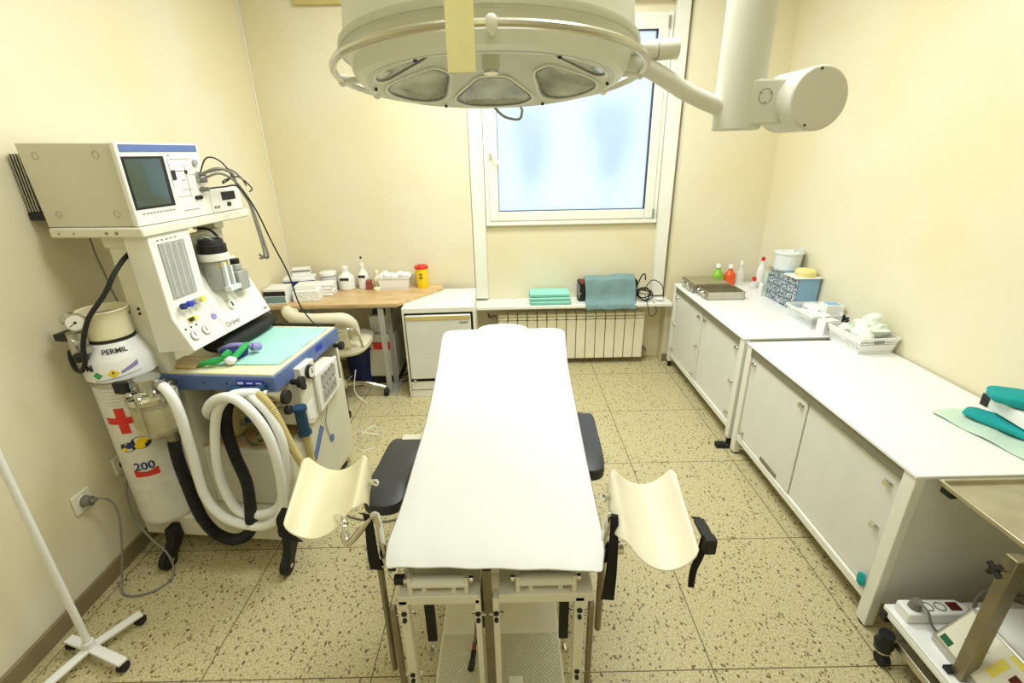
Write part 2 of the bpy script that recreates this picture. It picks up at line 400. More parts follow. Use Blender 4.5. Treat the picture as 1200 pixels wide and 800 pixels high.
    def build(s, name, mats, parent=None, bev=0, seg=2, sharp=35, label=None, sub=0, kind=None):
        bm = s.bm
        bmesh.ops.recalc_face_normals(bm, faces=bm.faces)
        for f in bm.faces: f.smooth = True
        for e in bm.edges:
            if len(e.link_faces) == 2 and e.calc_face_angle(0) > math.radians(sharp): e.smooth = False
        me = bpy.data.meshes.new(name); bm.to_mesh(me); bm.free()
        if not isinstance(mats, (list, tuple)): mats = [mats]
        for m in mats: me.materials.append(M[m] if isinstance(m, str) else m)
        o = bpy.data.objects.new(name, me); COL.objects.link(o)
        if parent: o.parent = parent
        if bev:
            b = o.modifiers.new('bevel', 'BEVEL'); b.width = bev; b.segments = seg; b.limit_method = 'ANGLE'; b.angle_limit = math.radians(40)
        if sub:
            b = o.modifiers.new('subdivision', 'SUBSURF'); b.levels = sub; b.render_levels = sub
        if label: o['label'] = label
        if kind: o['kind'] = kind
        return o

def thing(name, label, cat, loc=(0,0,0), rz=0, group=None, rot=None):
    o = bpy.data.objects.new(name, None); COL.objects.link(o)
    o.location = loc; o.rotation_euler = rot if rot else (0, 0, rz); o.empty_display_size = .05
    o['label'] = label; o['category'] = cat
    if group: o['group'] = group
    return o
def tag(o, label, cat, group=None, loc=None, rz=0):
    o['label'] = label; o['category'] = cat
    if group: o['group'] = group
    if loc: o.location = loc; o.rotation_euler = (0, 0, rz)
    return o
def struct(o): o['kind'] = 'structure'; return o
def dup(root, loc, rz, label, group=None):
    r = root.copy(); COL.objects.link(r); r.location = loc; r.rotation_euler = (0, 0, rz); r['label'] = label
    if group: r['group'] = group
    def rec(a, b):
        for ch in list(a.children):
            c = ch.copy(); COL.objects.link(c); c.parent = b; rec(ch, c)
    rec(root, r)
    return r

# ================================================================ THE ROOM
XL, XR, YB, YF = -1.76, 1.985, 3.76, -1.3
struct(MB().box(XL-.1, XR+.1, YF-.1, YB+.25, -.08, 0).build('floor', 'floor'))
struct(MB().box(XL-.1, XR+.1, YF-.1, YB+.35, CEIL, CEIL+.08).build('ceiling', 'white'))
struct(MB().box(XL-.12, XL, YF, YB+.25, 0, CEIL).build('wall_left', 'wall'))
struct(MB().box(XR, XR+.12, YF, YB+.25, 0, CEIL).build('wall_right', 'wall'))
struct(MB().box(XL-.1, XR+.1, YF-.1, YF, 0, CEIL).build('wall_front', 'wall'))
# back wall with a shallow window recess from floor to ceiling and the window opening in it
NX0, NX1, NY = -.285, 1.29, 3.88
WX0, WX1, WZ0, WZ1 = -.165, 1.16, 1.175, 2.58
b = MB()
b.box(XL, NX0, YB, NY+.2, 0, CEIL); b.box(NX1, XR, YB, NY+.2, 0, CEIL)
b.box(NX0, NX1, NY, NY+.2, 0, WZ0); b.box(NX0, NX1, NY, NY+.2, WZ1, CEIL)
b.box(NX0, WX0, NY, NY+.2, WZ0, WZ1); b.box(WX1, NX1, NY, NY+.2, WZ0, WZ1)
b.box(NX0, NX1, YB, NY, 2.66, CEIL)
struct(b.build('wall_back', 'wall'))
# painted boards up both sides of the recess
struct(MB().box(NX0+.002, NX0+.105, NY-.06, NY-.001, .57, 2.66).build('trim_1', 'trim', bev=.006))
struct(MB().box(NX1-.115, NX1-.02, NY-.06, NY-.001, .57, 2.66).build('trim_2', 'trim', bev=.006))
# window: outer frame, sash, pane
wi = thing('window_1', 'white framed window with one frosted pane above the radiator', 'window'); del wi['category']; wi['kind'] = 'structure'; del wi['label']
def framebox(b, x0, x1, z0, z1, y0, y1, t):
    b.box(x0, x0+t, y0, y1, z0, z1); b.box(x1-t, x1, y0, y1, z0, z1); b.box(x0+t, x1-t, y0, y1, z0, z0+t); b.box(x0+t, x1-t, y0, y1, z1-t, z1)
b = MB(); framebox(b, WX0-.012, WX1+.012, WZ0-.012, WZ1, 3.862, 3.97, .045); b.box(WX0-.012, WX1+.012, 3.845, 3.862, WZ0-.016, WZ0+.012)
b.build('window_frame', 'trim', wi, bev=.004)
b = MB(); framebox(b, WX0+.02, WX1-.02, WZ0+.02, WZ1-.035, 3.85, 3.93, .072); b.build('sash', 'trim', wi, bev=.005)
b = MB(); framebox(b, WX0+.088, WX1-.088, WZ0+.088, WZ1-.103, 3.853, 3.905, .006); b.build('glazing_seal', 'sealer', wi)
MB().box(WX0+.09, WX1-.09, 3.893, 3.9, WZ0+.09, WZ1-.105).build('pane', 'frost', wi)
b = MB(); b.box(WX0+.03, WX0+.052, 3.838, 3.85, 1.66, 1.73); b.cyl((WX0+.041, 3.84, 1.70), (WX0+.041, 3.81, 1.70), .009); b.tube([(WX0+.041, 3.812, 1.70), (WX0+.06, 3.808, 1.68), (WX0+.09, 3.806, 1.64), (WX0+.105, 3.806, 1.61)], .008)
b.build('window_handle', 'plasticw', wi)
b = MB()
for z in (WZ0+.02, WZ1-.1): b.cyl((WX1-.022, 3.845, z), (WX1-.022, 3.845, z+.07), .007)
b.build('hinge', 'grey', wi)
struct(MB().box(NX0-.012, NX1+.012, 3.645, NY-.001, .525, .553).build('window_1_ledge', 'trim', bev=.006)).name = 'trim_3'
# baseboards
struct(MB().box(XL, XL+.014, YF, YB, 0, .075).build('baseboard_left', 'baseboard', bev=.003))
struct(MB().box(XR-.014, XR, YF, YB, 0, .07).build('baseboard_right', 'baseboard', bev=.003))
b = MB(); b.box(XL+.014, NX0, YB-.014, YB, 0, .07); b.box(NX1, XR-.014, YB-.014, YB, 0, .07)
struct(b.build('baseboard_back', 'baseboard', bev=.003))
# thin bright vertical lines of filler in the two corners
struct(MB().cyl((XL+.004, YB-.004, .07), (XL+.004, YB-.004, CEIL), .0045, n=8).build('trim_4', 'trim'))
struct(MB().cyl((XR-.004, YB-.004, .07), (XR-.002, YB-.002, CEIL), .003, n=8).build('trim_5', 'pad'))
# ceiling lamps out of view, the last one added as front fill
k = 0
for (x, y, w, h) in LIGHTS:
    t = thing('ceiling_lamp', ['flat rectangular ceiling lamp nearest the window', 'flat rectangular ceiling lamp over the operating table', 'flat rectangular fill lamp added out of view, farthest from the window'][k], 'lamp', (x, y, CEIL-.06)); k += 1
    b = MB(); framebox_t = .02
    b.box(-w/2-.02, w/2+.02, -h/2-.02, -h/2, -.02, .06); b.box(-w/2-.02, w/2+.02, h/2, h/2+.02, -.02, .06)
    b.box(-w/2-.02, -w/2, -h/2, h/2, -.02, .06); b.box(w/2, w/2+.02, -h/2, h/2, -.02, .06); b.box(-w/2, w/2, -h/2, h/2, .04, .06)
    b.build('lamp_housing', 'white', t)
    for o in COL.objects:
        if o.type == 'LIGHT' and abs(o.location.y-y) < .01: o.parent = t; o.location = (0, 0, -.02)
# something outside
for (x, r, z, lab) in ((.22, .17, 1.75, 'left of the two blurred green shrubs outside the frosted window'), (.86, .2, 1.8, 'right of the two blurred green shrubs outside the frosted window')):
    t = thing('shrub', lab, 'shrub', (x*1.35-.05, 5.6, 0))
    b = MB(); b.tube([(0, 0, 0), (.02, 0, .8), (-.02, 0, z-.1)], .03); b.build('trunk', 'leaf', t)
    b = MB()
    for i in range(14):
        a = i*2.4; b.blob((r*math.cos(a)*.7, .1*math.sin(a), z+.3*math.sin(i*1.7)), (r*.5, .12, .14), .25, i)
    b.build('foliage', 'leaf', t)
struct(MB().box(-4, 5, NY+.25, 12, -.1, -.02).build('ground_outside', 'panel')).name = 'floor_outside'

# vent panel high on the back wall, top left
b = MB(); b.box(0, .36, -.03, 0, 0, .25)
o = tag(b.build('wall_vent', 'tan', bev=.004), 'brownish panel high on the back wall at the upper left edge of the view', 'vent', loc=(-1.375, YB-.001, 2.625))

# ================================================================ RADIATOR
t = thing('radiator', 'cream sectional radiator under the window ledge', 'radiator', (-.105, 3.80, 0))
n = 15; w = 1.215/n
for i in range(n):
    x0 = i*w; b = MB()
    b.box(x0+.003, x0+w-.003, -.075, -.066, .055, .40)            # front face
    b.box(x0+w/2-.006, x0+w/2+.006, -.066, .02, .055, .40)
    b.box(x0+.004, x0+w-.004, -.07, -.058, .405, .425); b.box(x0+.004, x0+w-.004, -.068, .02, .432, .452)
    for q in range(4): b.box(x0+.012+q*.017, x0+.017+q*.017, -.066, .015, .40, .445)
    b.box(x0+.02, x0+w-.02, -.05, .02, .40, .44); b.cyl((x0, -.025, .42), (x0+w, -.025, .42), .02, n=12); b.cyl((x0, -.025, .09), (x0+w, -.025, .09), .02, n=12)
    b.build('radiator_section', 'radiator', t, bev=.003)
b = MB(); b.cyl((-.055, -.025, .42), (0, -.025, .42), .014); b.cyl((-.05, -.025, .42), (-.02, -.025, .42), .024, n=10); b.tube([(-.05, -.025, .42), (-.075, 0, .42), (-.08, .06, .42)], .011)
b.build('valve', 'dsteel', t)
b = MB(); b.cyl((1.215, -.025, .09), (1.25, -.025, .09), .014); b.cyl((1.225, -.025, .09), (1.245, -.025, .09), .02, n=8); b.tube([(1.25, -.025, .09), (1.262, 0, .09), (1.262, .07, .09)], .01)
b.build('valve', 'dsteel', t)

# things on the ledge
t = thing('towel_stack', 'stack of folded mint green towels on the window ledge', 'towels', (.325, 3.745, .554))
for i in range(3):
    b = MB(); z = i*.031; pts = []
    prof = [(-.085, z+.002), (-.085, z+.012), (-.09, z+.02), (-.085, z+.029), (.08, z+.03), (.082, z+.002)]
    b.prism([(p[0]+.004*i, p[1]) for p in prof], 'x', -.165-.004*(i % 2), .165-.006*i)
    b.build('folded_towel', 'mint', t, bev=.005)
t = thing('radio', 'black radio standing on the window ledge behind a draped teal cloth', 'radio', (.8, 3.77, .554))
MB().box(-.245, .235, -.03, .07, 0, .17).build('radio_body', 'black', t, bev=.012)
b = MB(); b.cyl((-.18, .02, .17), (-.18, .02, .19), .018); b.cyl((-.215, -.015, .15), (-.215, -.015, .185), .02); b.build('radio_knob', 'rust', t)
b = MB(); b.box(-.247, -.243, -.02, .06, .05, .15); b.box(-.244, -.235, -.034, -.03, .03, .14); b.box(-.238, -.222, -.034, -.03, .06, .075); b.build('speaker_grille', 'grey', t)
b = MB(); rows = []
prof = [(.045, .11), (.05, .172), (.045, .192), (-.03, .192), (-.046, .18), (-.05, .1), (-.056, .02), (-.125+.0, .006-.0), (-.132, -.04)]
prof = [(.085, .1), (.083, .17), (.07, .19), (-.01, .19), (-.044, .182), (-.05, .12), (-.055, .06), (-.06, .012), (-.127, .006), (-.135, -.008), (-.137, -.045)]
for i, x in enumerate([-.205+.41*k/14 for k in range(15)]):
    rows.append([(x + .008*math.sin(j*1.3), y + .004*math.sin(i*1.3+j), z + (.006*math.sin(i*.8) if j in (2, 3, 4) else 0) + .02*(i/14 if j in (2,3) else 0)*.9 + .004*math.sin(i*.9+j*.5)*(j > 8)) for j, (y, z) in enumerate(prof)])
b.grid(rows, .003, (0, .5, -1)); tag(b.build('draped_cloth', 'dusty', sub=1), 'dusty teal cloth draped over the black radio on the ledge', 'cloth', loc=(.81, 3.775, .557))
t = thing('cable_coil', 'tangled black cable heaped on the right end of the window ledge', 'cable', (1.12, 3.75, .556))
b = MB(); rnd = random.Random(3); pts = [(-.1, .02, .06)]
for i in range(26):
    a = i*1.25; r = .035+.03*rnd.random(); pts.append((-.03+r*1.1*math.cos(a), -.03+.03*math.sin(a*.7), .045+r*1.2*math.sin(a)*.75+.01))
b.tube(pts, .004, 6, 5); b.tube([(-.04, -.02, .08), (.02, -.03, .17), (.1, -.03, .13), (.125, -.03, .03), (.1, -.05, .006)], .0035, 6)
b.tube([(-.03, -.04, .05), (-.02, -.115, -.02), (0, -.125, -.1), (.05, -.12, -.07), (.03, -.09, .01)], .0035, 6)
b.tube([(-.1, -.02, .1), (-.07, -.03, .2), (-.04, -.02, .22), (-.03, -.02, .17)], .005, 6)
b.build('cable', 'bcable', t)
MB().blob((.095, -.03, .014), (.035, .03, .014), 0, 1, 2).build('plug', 'plasticw', t)

# ================================================================ RIGHT HAND CABINETS
def cabinet(y0, y1, top, label, split, foot, splits_knobs):
    x0, x1 = 1.31, 1.972
    t = thing('base_cabinet', label, 'cabinet', (x0, y0, 0)); L = y1-y0; D = x1-x0
    P = .05   # post
    b = MB(); b.box(-.006, D, -.006 if y0 < 2 else 0, L, top-.012, top); b.build('worktop', 'laminate', t, bev=.002)
    b = MB(); b.box(.001, D-.005, P*.8, L-.006, top-.058, top-.0125); b.build('shaded_under_rail', 'edge', t)  # dark strip, its colour stands for the shadow below the worktop's front edge
    for (px, py) in ((0, 0), (0, L-P), (D-P, 0), (D-P, L-P)):
        b = MB(); b.box(px, px+P*.7, py, py+P, foot, top-.0125); b.build('leg', 'white', t, bev=.003)
        b = MB(); b.cyl((px+.02, py+.025, 0), (px+.02, py+.025, foot+.004), .018, .014, n=12); b.build('foot', 'rubber', t)
    b = MB(); b.box(.004, .03, P, L-P, .10, .135); b.box(.03, D-P, P, P+.015, .10, .135); b.box(.03, D-.01, .02, L-.02, .10, .115); b.build('bottom_rail', 'white', t, bev=.002)
    b = MB(); b.box(P*.7, D-P*.7, .006, .018, .12, top-.014); b.build('side_panel', 'panel', t)
    b = MB(); b.box(P*.7, D-P*.7, L-.018, L-.006, .12, top-.014); b.box(D-.03, D-.02, .02, L-.02, .12, top-.014); b.build('back_panel', 'panel', t)
    zs0, zs1 = .14, top-.060
    ys = [P+.004, split-y0, L-P-.004]
    for i in range(2):
        a, c = ys[i]+.002, ys[i+1]-.002
        d = MB().box(.010 if i else .016, .024 if i else .03, a, c, zs0, zs1).build('door', 'panel', t, bev=.002)
        xf = .010 if i else .016
        for (fy, fz) in splits_knobs[i]:
            yy = a + (c-a)*fy; zz = zs0+(zs1-zs0)*fz
            k = MB(); k.cyl((xf, yy, zz), (xf-.012, yy, zz), .006, n=10); k.cyl((xf-.012, yy, zz), (xf-.018, yy, zz), .012, n=12); k.box(xf-.004, xf, yy-.018, yy+.018, zz-.006, zz+.006)
            k.build('knob', 'chrome', d)
    return t
far = cabinet(2.475, 3.685, .705, 'far white base cabinet by the back wall with steel trays on top', 3.10, .05,
        [[(.93, .93), (.93, .5), (.93, .08), (.08, .93), (.08, .5), (.08, .08)][3:6]+[(.92, .93)], [(.95, .93), (.95, .5), (.95, .08), (.07, .93), (.07, .5), (.07, .08)]])
near = cabinet(1.265, 2.435, .70, 'near white base cabinet with a pale green pouch on top', 1.86, .012,
        [[(.09, .9), (.09, .52)], [(.93, .93), (.07, .93), (.93, .07)]])
k = MB(); k.box(.004, .0095, .705, .86, .148, .166); k.build('door_latch', 'dsteel', near, bev=.002)
b = MB(); b.box(-.02, .06, 0, .03, 0, .012); b.box(-.05, .01, .005, .045, 0, .03)
tag(b.build('door_wedge', 'rubber', bev=.006), 'small black rubber wedge on the floor where the two white cabinets meet', 'wedge', loc=(1.285, 2.44, .001))
b = MB(); b.blob((0, 0, .0), (.010, .02, .03), .15, 5)
tag(b.build('cloth_scrap', 'teal'), 'dark teal cloth poking out at the bottom corner of the near cabinet door', 'cloth', loc=(1.308, 1.335, .172))

# ---- on the far cabinet
CT = .7055
def steel_tray(w, d, h, lid):
    t = thing('instrument_tray', '', 'tray'); b = MB(); th = .003
    b.box(-w/2, w/2, -d/2, d/2, 0, th); b.box(-w/2, -w/2+th, -d/2, d/2, 0, h); b.box(w/2-th, w/2, -d/2, d/2, 0, h); b.box(-w/2, w/2, -d/2, -d/2+th, 0, h); b.box(-w/2, w/2, d/2-th, d/2, 0, h)
    b.box(-w/2-.005, w/2+.005, -d/2-.005, -d/2, h-.006, h); b.box(-w/2-.005, w/2+.005, d/2, d/2+.005, h-.006, h); b.box(-w/2-.005, -w/2, -d/2, d/2, h-.006, h); b.box(w/2, w/2+.005, -d/2, d/2, h-.006, h)
    b.build('tray_body', 'steel', t)
    if lid: MB().box(-w/2+.006, w/2-.006, -d/2+.006, d/2-.006, h-.004, h+.008).build('lid', 'steel', t, bev=.003)
    for y in (-d*.22, d*.22):
        b = MB(); b.tube([(-w/2-.004, y-.03, h*.75), (-w/2-.022, y-.028, h*.6), (-w/2-.022, y+.028, h*.6), (-w/2-.004, y+.03, h*.75)], .004, 8, 4); b.box(-w/2-.008, -w/2-.003, y-.012, y+.012, h*.25, h*.8); b.build('clasp', 'chrome', t)
    return t
t = steel_tray(.26, .17, .055, False); t['label'] = 'open stainless steel instrument tray at the front of the pair on the far cabinet'; t.location = (1.515, 3.295, CT)
t = steel_tray(.27, .24, .062, True); t['label'] = 'lidded stainless steel instrument tray behind the open one on the far cabinet'; t.location = (1.485, 3.515, CT)

def bottle(kind, label, loc, r, h, body, cap, capc='plasticw', neck=.35, labelc=None, rz=0, cat='bottle', liquid=None):
    t = thing(kind, label, cat, loc, rz)
    sh = h*(1-neck)
    b = MB().lathe([(0, 0), (r*.94, 0), (r, r*.08), (r, sh*.85), (r*.9, sh*.95), (r*.45, sh+ (h-sh)*.45), (r*.36, h*.93), (r*.36, h)], n=24); b.build('bottle_body', body, t)
    b = MB().lathe([(0, h-.001), (r*cap, h-.001), (r*cap, h+.02), (r*cap*.85, h+.026), (0, h+.026)], n=18); b.build('cap', capc, t)
    if labelc:
        pts = []
        b = MB(); n = 14
        P = [[(1.012*r*math.cos(-PI*.95+i*PI*.9/n), 1.012*r*math.sin(-PI*.95+i*PI*.9/n), z) for z in (sh*.25, sh*.75)] for i in range(n+1)]
        b.grid(P); b.build('paper_label', labelc, t)
    return t
bottle('detergent_bottle', 'short bottle of green liquid behind the steel trays', (1.62, 3.63, CT), .042, .135, 'limegreen', .45, neck=.3)
bottle('detergent_bottle', 'orange bottle beside the green one in the back right corner', (1.712, 3.62, CT), .042, .13, 'orange', .45, neck=.3)
bottle('spray_bottle', 'tall clear bottle between the orange bottle and the red-capped flask', (1.785, 3.60, CT), .028, .16, 'clear', .5, neck=.35)
bottle('flask', 'small pinkish flask with a red cap by the far right corner', (1.845, 3.5, CT), .026, .06, 'clear', .6, 'red', neck=.3)
bottle('spray_bottle', 'tallest white bottle with a red cap near the back right corner', (1.915, 3.55, CT), .032, .20, 'plasticw', .42, 'red', neck=.3)
bottle('dropper_bottle', 'tiny bottle with a red lid in front of the tall white red-capped bottle', (1.86, 3.4, CT), .014, .035, 'clear', .8, 'red', neck=.2)
b = MB().lathe([(0, 0), (.016, 0), (.016, .085), (.012, .09), (0, .09)], n=16); tag(b.build('tube_pot', 'plasticw'), 'small white plastic tube in front of the blue printed box', 'tube', loc=(1.80, 3.30, CT))
b = MB().box(-.03, .03, -.02, .02, 0, .15); tag(b.build('carton', 'pouch', bev=.002), 'pale green upright carton beside the blue printed box', 'carton', loc=(1.905, 3.40, CT))

# blue box with picture grid
t = thing('printed_box', 'tall blue cardboard box printed with a grid of small pictures', 'box', (1.835, 2.93, CT))
MB().box(0, .135, 0, .36, 0, .215).build('carton_body', 'lblue', t, bev=.002)
MB().box(-.0015, -.0002, .0, .36, .0, .215).build('printed_face', 'picture', t)
t = thing('plastic_tub', 'large cloudy plastic tub on top of the blue printed box', 'tub', (1.885, 3.185, CT+.216))
b = MB().lathe([(0, 0), (.072, 0), (.08, .01), (.084, .11), (.09, .112), (.09, .12), (.075, .122), (.04, .128), (.035, .12), (0, .12)], n=32); b.build('tub_body', 'plasticg', t)
b = MB(); b.tube([(.03, -.05, .12), (.05, -.06, .145), (.06, -.04, .15), (.055, -.01, .13)], .006, 6); b.box(.02, .032, -.02, -.012, .12, .15); b.build('tub_handle', 'plasticg', t)
t = thing('sponge', 'thick pale yellow sponge lying on the near end of the blue box', 'sponge', (1.905, 2.995, CT+.2165))
MB().lathe([(0, 0), (.055, 0), (.062, .01), (.062, .035), (.055, .043), (0, .045)], n=24).build('sponge_body', 'sponge', t)
MB().box(-.1, .07, -.08, .07, -.0005, .004).build('paper_wrap', 'plasticw', t).location = (0, 0, 0)

def basket(w, d, h, mat_, t):
    b = MB(); k = .86; th = .003
    def ring(s, z, o=0): return [(-w/2*s-o, -d/2*s-o, z), (w/2*s+o, -d/2*s-o, z), (w/2*s+o, d/2*s+o, z), (-w/2*s-o, d/2*s+o, z)]
    b.loft([ring(k, .004), ring(1-.02, h*.86)], cap=False); b.build('basket_wall', mat_, t)
    b = MB(); b.loft([ring(k, 0), ring(k, .004)]); 
    o1, o2, i1, i2 = ring(1, h*.84), ring(1.0, h, .002), ring(.985, h*.84), ring(.985, h, -.002)
    b.loft([i1, o1, o2, i2, i1], cap=False); b.build('basket_rim', 'plasticw', t)
t = thing('storage_basket', 'clear plastic basket of wrapped syringes in front of the blue box', 'basket', (1.835, 2.72, CT)); basket(.20, .28, .085, 'clear', t)
rnd = random.Random(11)
for i in range(7):
    x, y = 1.835+rnd.uniform(-.055, .055), 2.72+rnd.uniform(-.1, .1)
    b = MB(); b.blob((0, 0, 0), (.055, .038, .022), .3, i, 2)
    o = tag(b.build('wrapped_pack', 'clothwhite' if i % 2 else 'plasticg'), 'crumpled white sterile pack in the clear basket', 'pack', 'sterile packs in the clear basket', loc=(x, y, CT+.05+.012*(i % 3)), rz=i)
    o.rotation_euler = (rnd.uniform(-.3, .3), rnd.uniform(-.3, .3), i)
# dispensers
t = thing('tissue_box', 'white cardboard dispenser with a grey top beside the wall', 'box', (1.915, 2.70, CT), -.1)
MB().box(-.05, .05, -.045, .045, 0, .12).build('carton_body', 'plasticw', t, bev=.002); MB().box(-.035, .035, -.03, .03, .1195, .1225).build('opening', 'lblue', t)
t = thing('pen_box', 'small white box holding black pens between the two baskets', 'box', (1.80, 2.535, CT), .15)
MB().box(-.045, .045, -.03, .03, 0, .08).build('carton_body', 'plasticw', t, bev=.002)
b = MB()
for q in ((-.02, .03), (.01, .05), (-.03, .06), (.03, .02)): b.box(q[0], q[0]+.008, -.0315, -.0302, q[1], q[1]+.008)
b.build('printed_mark', 'ink', t)
for i, (x, y, a) in enumerate(((1.825, 2.49, .5), (1.90, 2.56, -.3))):
    b = MB(); b.cyl((0, 0, 0), (.0, 0, .10), .005, n=10); b.cyl((0, 0, .06), (0, 0, .11), .0075, n=10); b.tube([(0, 0, .07), (.02, 0, .085), (.03, 0, .08)], .006, 6, 3)
    o = tag(b.build('clamp_handle', 'black'), ['black handled tool leaning on the front of the white pen box', 'black handled tool standing by the wall behind the pen box'][i], 'tool', loc=(x, y, CT+.001)); o.rotation_euler = (.25, a*.6, 0)
t = thing('storage_basket', 'white perforated basket heaped with pale gauze packs', 'basket', (1.862, 2.345, .7015), .04); basket(.205, .25, .09, 'lattice', t)
MB().box(-.03, .02, -.1265, -.1245, .06, .078).build('basket_tag', 'grey', t)
rnd = random.Random(5)
for i, (dx, dy, dz, r) in enumerate(((-.03, .05, .07, .05), (.03, .06, .09, .06), (.035, -.04, .10, .06), (-.03, -.05, .085, .05), (.0, 0, .12, .055), (.045, .02, .14, .04))):
    b = MB(); b.blob((0, 0, 0), (r*1.15, r, .032), .22, i+3, 2)
    o = tag(b.build('gauze_pack', 'gauze' if i != 3 else 'clothwhite'), 'pale green gauze pack heaped in the white basket' if i != 3 else 'white gauze pack at the near side of the heaped basket', 'pack', 'gauze packs in the white basket' if i != 3 else None, loc=(1.862+dx, 2.345+dy, .70+dz))
    o.rotation_euler = (rnd.uniform(-.6, .6), rnd.uniform(-.6, .6), i)

# ---- on the near cabinet
b = MB(); rows = []
for i in range(13):
    f = i/12; row = []
    for j in range(7):
        g = j/6; row.append((.0+f*.06+g*.21, -f*.36+.03*g, .004+.004*math.sin(i*1.1+j)+.012*math.exp(-((g-.7)*4)**2)*abs(math.sin(i*.9))))
    rows.append(row)
b.grid(rows, .0025); tag(b.build('sterile_pouch', 'pouch', sub=1), 'long pale green sterile pouch lying on the near cabinet top', 'pouch', loc=(1.665, 1.655, .7035))
def cloth_fold(name, label, w, d, h, loc, rz, m, seed):
    b = MB(); n = 10; rings = []
    for i in range(n+1):
        x = -w/2+w*i/n; e = .6+.4*math.sin(PI*min(1, (i+.8)/(n*.4))*.5) if i < n*.4 else 1
        ring = []
        for q in range(16):
            a = 2*PI*q/16; ca, sa = math.cos(a), math.sin(a)
            ring.append((x+.006*math.sin(q+seed), d/2*e*(abs(ca)**.5*(1 if ca > 0 else -1)), h/2+h/2*e*(abs(sa)**.7*(1 if sa > 0 else -1))*(1+.1*math.sin(i*1.7+q+seed))))
        rings.append(ring)
    b.loft(rings); o = tag(b.build(name, m, sub=1), label, 'cloth', loc=loc, rz=rz); return o
cloth_fold('folded_cloth', 'teal folded cloth lying under the white box on the near cabinet', .37, .10, .032, (1.845, 1.455, .713), -1.2, 'teal', 1)
t = thing('white_case', 'white box with a black corner lying on teal cloth at the right edge', 'box', (1.80, 1.385, .7525), -.1)
MB().box(0, .16, 0, .235, 0, .05).build('case_body', 'plasticw', t, bev=.004); MB().box(-.003, .03, .205, .238, .002, .048).build('corner_cap', 'black', t)
cloth_fold('folded_cloth', 'teal folded cloth resting on top of the white box at the right edge', .20, .13, .045, (1.87, 1.52, .8035), -.6, 'teal', 4)

# ================================================================ DESK + FRIDGE
DT = .72
t = thing('corner_desk', 'wood topped desk with grey legs and an angled right end along the back wall', 'desk', (XL, 3.24, 0))
poly = [(0.004, 0), (.955, 0), (1.235, .40), (1.215, .515), (0.004, .515)]
b = MB(); b.prism(poly, 'z', DT-.025, DT); b.build('tabletop', 'desk', t, bev=.003)
b = MB(); b.prism([(p[0], p[1]) for p in [(0.004, -.001), (.955, -.001), (.957, .012), (0.004, .012)]], 'z', DT-.029, DT-.0255); b.build('edge_strip', 'grey', t)
for (x, y) in ((.83, .02), (.84, .19), (.03, .03), (.03, .45)):
    b = MB(); b.box(x-.02, x+.02, y-.012, y+.012, 0.012, DT-.026); b.build('leg', 'midgrey', t, bev=.004)
b = MB(); b.box(.80, .88, -.01, .24, 0, .012); b.build('foot_rail', 'midgrey', t, bev=.003)
b = MB(); b.box(.3, .32, .06, .08, .35, DT-.026); b.build('bracket', 'grey', t)

t = thing('small_fridge', 'small white refrigerator in a white surround beside the desk', 'fridge', (-.765, 3.185, 0), .035)
F = .512
b = MB(); b.prism([(0, 0), (.015, 0), (.015, .66), (F-.015, .66), (F-.015, 0), (F, 0), (F, .70), (0, .70)], 'y', 0, .49); b.build('surround', 'white', t, bev=.006)
MB().box(.018, F-.018, .02, .47, .13, .655).build('fridge_body', 'dark', t)
d = MB().box(.022, F-.03, -.012, .018, .155, .645).build('door', 'panel', t, bev=.006)
MB().box(.024, F-.032, -.016, -.0125, .612, .642).build('handle_strip', 'tan', d, bev=.002)
b = MB(); b.box(F-.11, F-.05, -.0145, -.0122, .585, .595); b.build('badge', 'alu', d)
MB().box(.04, .06, -.014, -.002, .135, .15).build('hinge', 'chrome', t)
d = MB().box(.018, F-.018, .0, .02, .062, .125).build('drawer', 'white', t, bev=.004)
MB().box(F/2-.04, F/2+.03, -.008, -.001, .085, .1).build('handle', 'grey', d)
MB().box(.016, F-.016, .004, .46, 0, .055).build('plinth', 'white', t, bev=.003)

# ---- on the desk
bottle('canister', 'grey plastic pot with a white lid at the left of the bottle row', (-1.415, 3.66, DT+.001), .062, .12, 'greyliq', 1.02, 'plasticw', neck=.02)
t = bottle('jug_bottle', 'wide white bottle with a printed label between grey pot and taller bottle', (-1.285, 3.675, DT+.001), .062, .155, 'plasticw', .4, neck=.3, labelc='laminate')
MB().box(-.03, .04, -.0645, -.0635, .08, .1).build('print', 'ink', t)
t = bottle('dropper_bottle', 'taller white bottle with a thin dark-tipped spout in the desk row', (-1.155, 3.69, DT+.001), .04, .17, 'plasticw', .4, neck=.28, labelc='laminate')
b = MB(); b.cyl((0, 0, .195), (0, 0, .235), .004, .003, n=8); b.build('spout', 'plasticw', t)
MB().lathe([(0, 0), (.008, 0), (.008, .014), (0, .016)], (0, 0, .235), 10).build('spout_tip', 'ink', t)
MB().box(-.027, .027, -.0425, -.0405, .09, .11).build('print', 'ink', t)
bottle('pill_jar', 'small red-brown jar in front of the white bottles on the desk', (-1.10, 3.645, DT+.001), .026, .05, 'rust', .9, 'rust', neck=.1)
bottle('cream_jar', 'cream plastic bottle just left of the white desk basket', (-1.045, 3.69, DT+.001), .03, .115, 'pad', .5, 'pad', neck=.3)
b = MB().lathe([(0, 0), (.026, 0), (.028, .02), (.015, .028), (0, .03)], n=18); tag(b.build('small_dish', 'pad'), 'low cream dish in front of the white desk basket', 'dish', loc=(-1.03, 3.60, DT+.001))
t = thing('storage_basket', 'white basket full of cotton wool on the desk beside the yellow bin', 'basket', (-.90, 3.67, DT+.001)); basket(.25, .13, .10, 'lattice', t)
b = MB()
